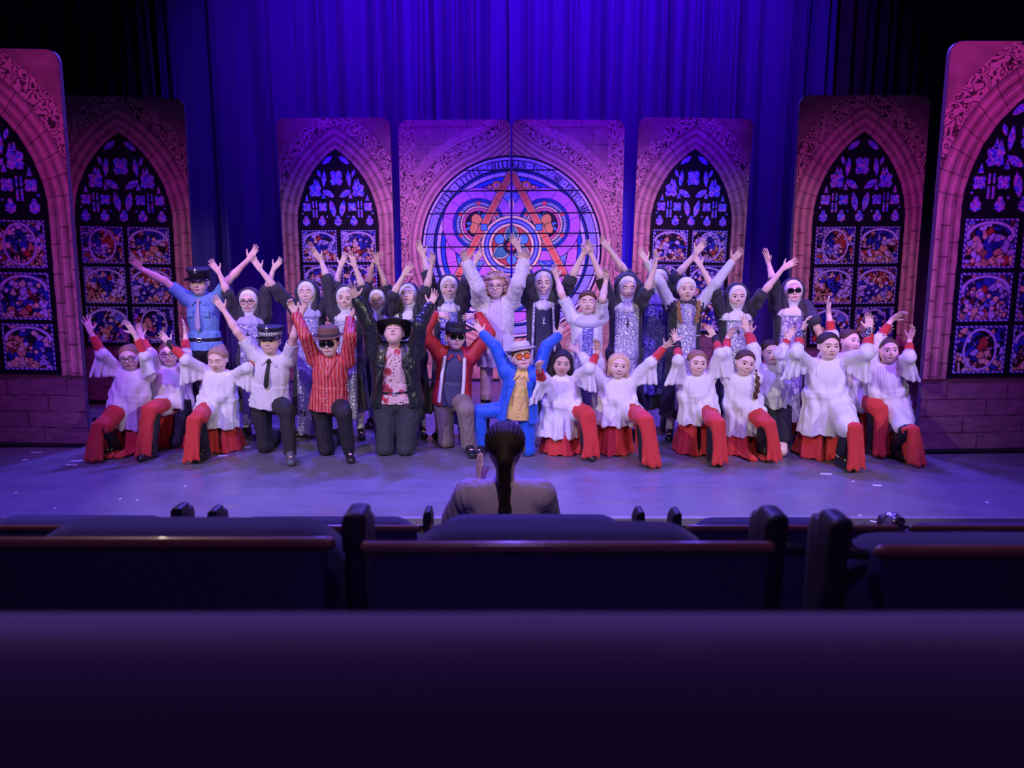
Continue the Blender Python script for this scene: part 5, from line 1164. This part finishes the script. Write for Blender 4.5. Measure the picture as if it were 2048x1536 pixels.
   wear=[hair('3a2418', 'tied', .03), fedora(M('brown_felt', (.17, .085, .065), .85), M('dark_band', (.04, .03, .03), .7), .60, -4), fitted('striped_shirt', strip_m('red_stripes', 'c02028', 'e05a50', 'c9b7c4', 110.), .04, 1.9, .014, .005, flare=.02, sr=(.058, .05, .04)), buttons(7), patch_on('draped_cowl', strip_m('red_stripes', 'c02028', 'e05a50', 'c9b7c4', 110.), lambda q: [P_rc(q.N + q.X * sd * .06 * q.s + q.F * .06, q.N - q.up * .15 * q.s + q.F * .125 * q.s, .02, .012, k=.01) for sd in (-1, 1)]), glasses(M('black_lens', (.008, .008, .012), .08), w=.13, hgt=.105), trousers(blackt), shoes(shoeb)]),
 K(label='kneeling person in leather jacket and flowered shirt, head thrown back under black hat', kneel='both', kk=(790, 908), kk2=((771, 908), (812, 908)), s=.98, head=(788, 668), hh=.21, rot=(2, 38, 0), bulk=1.2, hip=(794, 800), L=[(739, 650), (713, 597), (697, 563)], R=[(838, 652), (860, 612), (879, 568)], handL=(1.9, 8.), handR=(1.4, 14.), neck=(790, 697), face=(0, 'shut'), skin='light', mouth=1,
   wear=[hair('5a4030', 'short'), fedora(M('black_felt', (.014, .012, .016), .8), M('black_band', (.03, .03, .03), .5), .74, 0, .26, .36), fitted('flowered_shirt', floral_m('flowers', 'dcb9b4', ['e0a070', 'b02838', '38202c', 'c04450'], 11.), -.01, .25, .018, .003), buttons(6, 0, None, .135), shirt_collar(M('flowers', 0), 1.1), fitted('leather_jacket', M('black_leather_soft', (.018, .022, .022), .32, coat=.3), .02, 1.9, .042, .005, 60., False, openf=(.055, .135), sr=(.056, .050, .040)), lapels(M('black_leather_soft', 0), .085, .15, .035), trousers(M('charcoal_jeans', (.045, .045, .055), .8), .02), belt(), shoes(shoeb)]),
 K(label='kneeling person in red and navy zip jacket, black hat and sunglasses, arms arched overhead', kneel=1, kk=(893, 893), s=.92, head=(911, 675), hh=.21, rot=(14, 6, -4), up=1, kn=(930, 818), ft=(935, 915), hip=(903, 812), L=[(848, 668), (869, 627), (909, 634)], R=[(978, 668), (957, 631), (916, 634)], nearL=(-1, 1, -1), nearR=(-1, 1, -1), lift=(.01, .01), nL=(0, .8, -.6), nR=(0, .8, -.6), flipL=-1, flipR=-1, handL=(1.3, 5.), handR=(1.3, 5.), face=(0, 'open'), skin='light',
   wear=[hair('2a1a14', 'short'), fedora(M('black_felt', (.014, .012, .016), .8), M('black_band', (.03, .03, .03), .5), .72, -2, .28, .38), fitted('navy_top', M('navy_front', (.045, .04, .11), .6), .04, .2, .018, .003, sr=(.05, .05, .04)), shirt_collar(M('checked_collar', (.45, .05, .06), .7)), fitted('track_jacket', M('red_jacket', (.58, .03, .035), .55), .045, 1.95, .030, .005, 38., False, openf=(.085, .095), sr=(.056, .052, .040)),
         patch_on('white_stripe', M('white_stripe', (.8, .76, .78), .6), lambda q: [P_rc(q.N + q.X * sd * .092 * q.s + q.F * .118 * q.s - q.up * .05 * q.s, q.N * .5 + q.hip * .5 + q.X * sd * .103 * q.s + q.F * .125 * q.s, .015, .015, k=.003) for sd in (-1, 1)] + [P_rc(q.N * .5 + q.hip * .5 + q.X * sd * .103 * q.s + q.F * .125 * q.s, q.hip + q.X * sd * .108 * q.s + q.F * .130 * q.s, .015, .015, k=.003) for sd in (-1, 1)]),
         trousers(M('khaki', (.26, .20, .17), .7), .02), glasses(M('black_lens', (.008, .008, .012), .08), w=.125), shoes(shoeb)]),
 K(label='kneeling person in bright blue suit, yellow shirt, white hat and orange glasses', kneel=1, kk=(1056, 910), s=.84, head=(1044, 715), rot=(6, 12, 8), up=-1, kn=(958, 823), ft=(965, 915), hip=(1036, 825), L=[(990, 692), (965, 667), (943, 637)], R=[(1093, 692), (1117, 672), (1128, 643)], handL=(1.5, 4.), kdir=-1, keepx=1, face=(.2, 'open'), skin='fair',
   wear=[hair('5a3a26', 'short'), fedora(M('cream_straw', (.62, .58, .50), .8), M('tan_band', (.35, .28, .24), .7), .60, 4, .28, .36), fitted('yellow_shirt', M('yellow_satin', (.80, .58, .16), .45), .08, .25, .014, .003), buttons(6, .06, M('pale_button', (.8, .6, .4), .4), .130), shirt_collar(M('yellow_satin', 0), 1.2), fitted('blue_jacket', M('royal_blue', (.008, .10, .62), .55, sheen=.2), .10, 1.9, .034, .004, 34., False, openf=(.055, .13), sr=(.056, .05, .040), flare=.03), lapels(M('royal_blue', 0), .075, .115), trousers(M('royal_blue', (.008, .10, .62), .55), .012),
         glasses(M('orange_lens', (.80, .16, .03), .15), M('orange_rim', (.25, .05, .02), .3), w=.12, hgt=.10), shoes(shoeb)]),
 K(label='kneeling person with long dark wavy hair in white surplice, right of the bright blue suit', kneel=1, kk=(1125, 905), s=.84, head=(1123, 726), rot=(4, -6, -4), up=1, kn=(1168, 828), ft=(1174, 922), hip=(1125, 812), L=[(1084, 762), (1078, 737), (1072, 714)], R=[(1178, 738), (1197, 702), (1191, 673)], handL=(.6, 25.), skin='tan', face=(.5, 'open'), browc='1a100c', nearL=(-1, -1, -1),
   wear=[hair('1a1210', 'long'), trousers(legg, .010, 'leggings', 1.02), cassock((1.8, 1.7), back_r=(.22, .24)), surplice((1113, 872), sl=(1.3, 1.3)), shoes(shoeb, boot=.2)]),
 K(label='kneeling person with blonde hair laughing in a wide-spread white surplice', kneel=1, kk=(1222, 905), s=.85, head=(1237, 732), rot=(0, 0, -6), up=1, kn=(1284, 842), ft=(1292, 935), hip=(1236, 820), L=[(1172, 722), (1155, 704), (1128, 683)], R=[(1301, 726), (1329, 694), (1350, 680)], handL=(1.6, 3.), handR=(1.6, 3.), face=(1, 'open'), laugh=True, browc='8a6844',
   wear=[hair('c4a276', 'loose', .12), trousers(legg, .010, 'leggings', 1.02), cassock((1.45, 1.85), back_r=(.20, .24)), surplice((1232, 848), sl=(1.6, 1.25), drop=(.3, .24)), shoes(shoeb, boot=.1)]),
 K(label='smiling kneeling person in white surplice with black cuffs, white sock showing', kneel=1, kk=(1385, 905), s=.84, head=(1394, 726), rot=(3, -2, -4), up=1, kn=(1430, 850), ft=(1428, 932), hip=(1396, 815), L=[(1356, 722), (1355, 688), (1343, 653)], R=[(1440, 708), (1430, 676), (1408, 638)], handL=(1.5, 5.), face=(1, 'open'), browc='6a4a30',
   wear=[hair('8a6444', 'tied', .03), trousers(legg, .010, 'leggings', .86), cassock((1.8, 1.8), cuff=(blk_cuff, blk_cuff)), surplice((1397, 843)), shoes(shoeb, sock=sockw, soc=(.10,))]),
 K(label='kneeling person in white surplice with brown hair in a side braid, head tilted', kneel=1, kk=(1480, 905), s=.86, head=(1490, 726), rot=(2, -4, -10), up=1, kn=(1502, 846), ft=(1530, 920), hip=(1484, 815), L=[(1452, 706), (1455, 675), (1473, 648)], R=[(1506, 698), (1493, 660), (1487, 622)], face=(.8, 'open'), browc='3a2418', handL=(1.5, 8.),
   wear=[hair('4a2e1e', 'braid'), trousers(legg, .010, 'leggings', 1.02), cassock((1.75, 1.75), train=1), surplice((1490, 868), wid=.20), shoes(shoeb, boot=.1)]),
 K(label='kneeling person in white surplice behind the braided one, bare knees below black shorts', kneel='both', kk=(1548, 910), kk2=((1534, 912), (1562, 912)), boff=.30, s=.86, head=(1541, 704), rot=(0, -2, 4), hip=(1550, 815), L=[(1510, 700), (1500, 668), (1499, 640)], R=[(1560, 708), (1574, 680), (1600, 637)], face=(.3, 'open'), browc='3a2418',
   wear=[hair('33201a', 'tied', .03), trousers(M('black_shorts', (.015, .015, .02), .8), .012, 'shorts', -.22), fitted('red_sleeves', RED(), -.05, 1.8, .004, .003, sr=(.05, .045, .04)), patch_on('red_train', RED(), lambda q: [P_rc(q.hip + V(.12, .10, -.05), V(q.base[0] + .28, q.Y + .1, .02), .05, .03, k=.04), P_rc(q.hip + V(.05, .12, -.05), V(q.base[0] + .12, q.Y + .15, .02), .05, .03, k=.04)]), surplice((1560, 846), wid=.20, sl=(1.3, 1.6), drop=(.1, .26))]),
 K(label='kneeling person in white surplice with patterned cuffs and serious face, right front', kneel=1, kk=(1632, 912), s=.97, head=(1657, 692), hh=.215, rot=(0, -2, 0), up=1, kn=(1692, 872), thc=.95, ft=(1690, 940), hip=(1655, 820), L=[(1592, 706), (1603, 664), (1619, 617)], R=[(1733, 708), (1739, 660), (1737, 619)], handL=(.6, 14.), handR=(.7, 16.), face=(-.2, 'open'), browc='3a241a', nL=(1, -.5, 0),
   wear=[hair('30201a', 'tied', .03), trousers(legg, .010, 'leggings', .8), cassock((1.75, 1.75), cuff=(patc, patc), openw=.06), surplice((1655, 862), wid=.245, sl=(1.35, 1.35), drop=(.28, .30)), shoes(shoeb, sock=sockw)]),
 K(label='kneeling person in white surplice looking sideways, left of the rightmost kneeling person', kneel=1, kk=(1725, 898), boff=.08, s=.92, head=(1699, 683), rot=(20, 4, -8), up=1, kn=(1742, 815), ft=(1752, 915), hip=(1712, 805), L=[(1664, 672), (1657, 625), (1654, 592)], R=[(1741, 700), (1766, 672), (1786, 645)], face=(.5, 'open'), browc='3a241a', nL=(.9, -.5, 0),
   wear=[hair('4a3226', 'tied', .03), trousers(legg, .010, 'leggings', 1.02), cassock((1.55, 1.7), back_r=(.24, .24)), surplice((1720, 812), wid=.19), shoes(shoeb, boot=.1)]),
 K(label='kneeling person in white surplice with hair tied on top, rightmost of the front row', kneel=1, kk=(1760, 905), s=.88, head=(1776, 701), rot=(-6, 2, 4), up=1, kn=(1795, 862), thc=.9, ft=(1797, 922), hip=(1778, 812), L=[(1757, 680), (1783, 640), (1813, 619)], R=[(1818, 716), (1819, 680), (1830, 648)], nR=(-1, -.4, 0), face=(0, 'open'), browc='3a2a20',
   wear=[hair('4a3a34', 'top'), trousers(legg, .010, 'leggings', 1.02), cassock((1.7, 1.7), openw=.05), surplice((1784, 852), wid=.20, sl=(1.3, 1.35)), shoes(shoeb, boot=.1)]),
]
# the spectator with the ponytail in the front stalls, seen from behind
spectator = K(label='person seen from behind with dark ponytail and mauve T-shirt, clapping', Y=3.35, z0=-.40, seat=True, s=1.0, head=(1010, 893), hh=.225, back=True, bulk=1.28, rot=(0, 0, 0), skin='light', lift=(-.01, -.01), neck=(1010, 968),
   L=[(905, 1040), (962, 962), (953, 850)], R=[(1100, 1040), (1040, 1000), (1000, 960)], nearL=(1, 1, 1), nearR=(1, 1, 1), nL=(.75, .6, 0), nR=(-1, .2, 0), handL=(.1, 3.),
   wear=[hair('2a1812', 'pony'), fitted('t_shirt', M('mauve_tshirt', (.52, .35, .52), .85), .05, .95, .018, .004, collar=False, sr=(.07, .062, .05)), trousers(blackt)])
for k_ in cast + [spectator]:
    t_ = time.time(); build_person(k_)
print('cast built', round(time.time() - T0, 1))
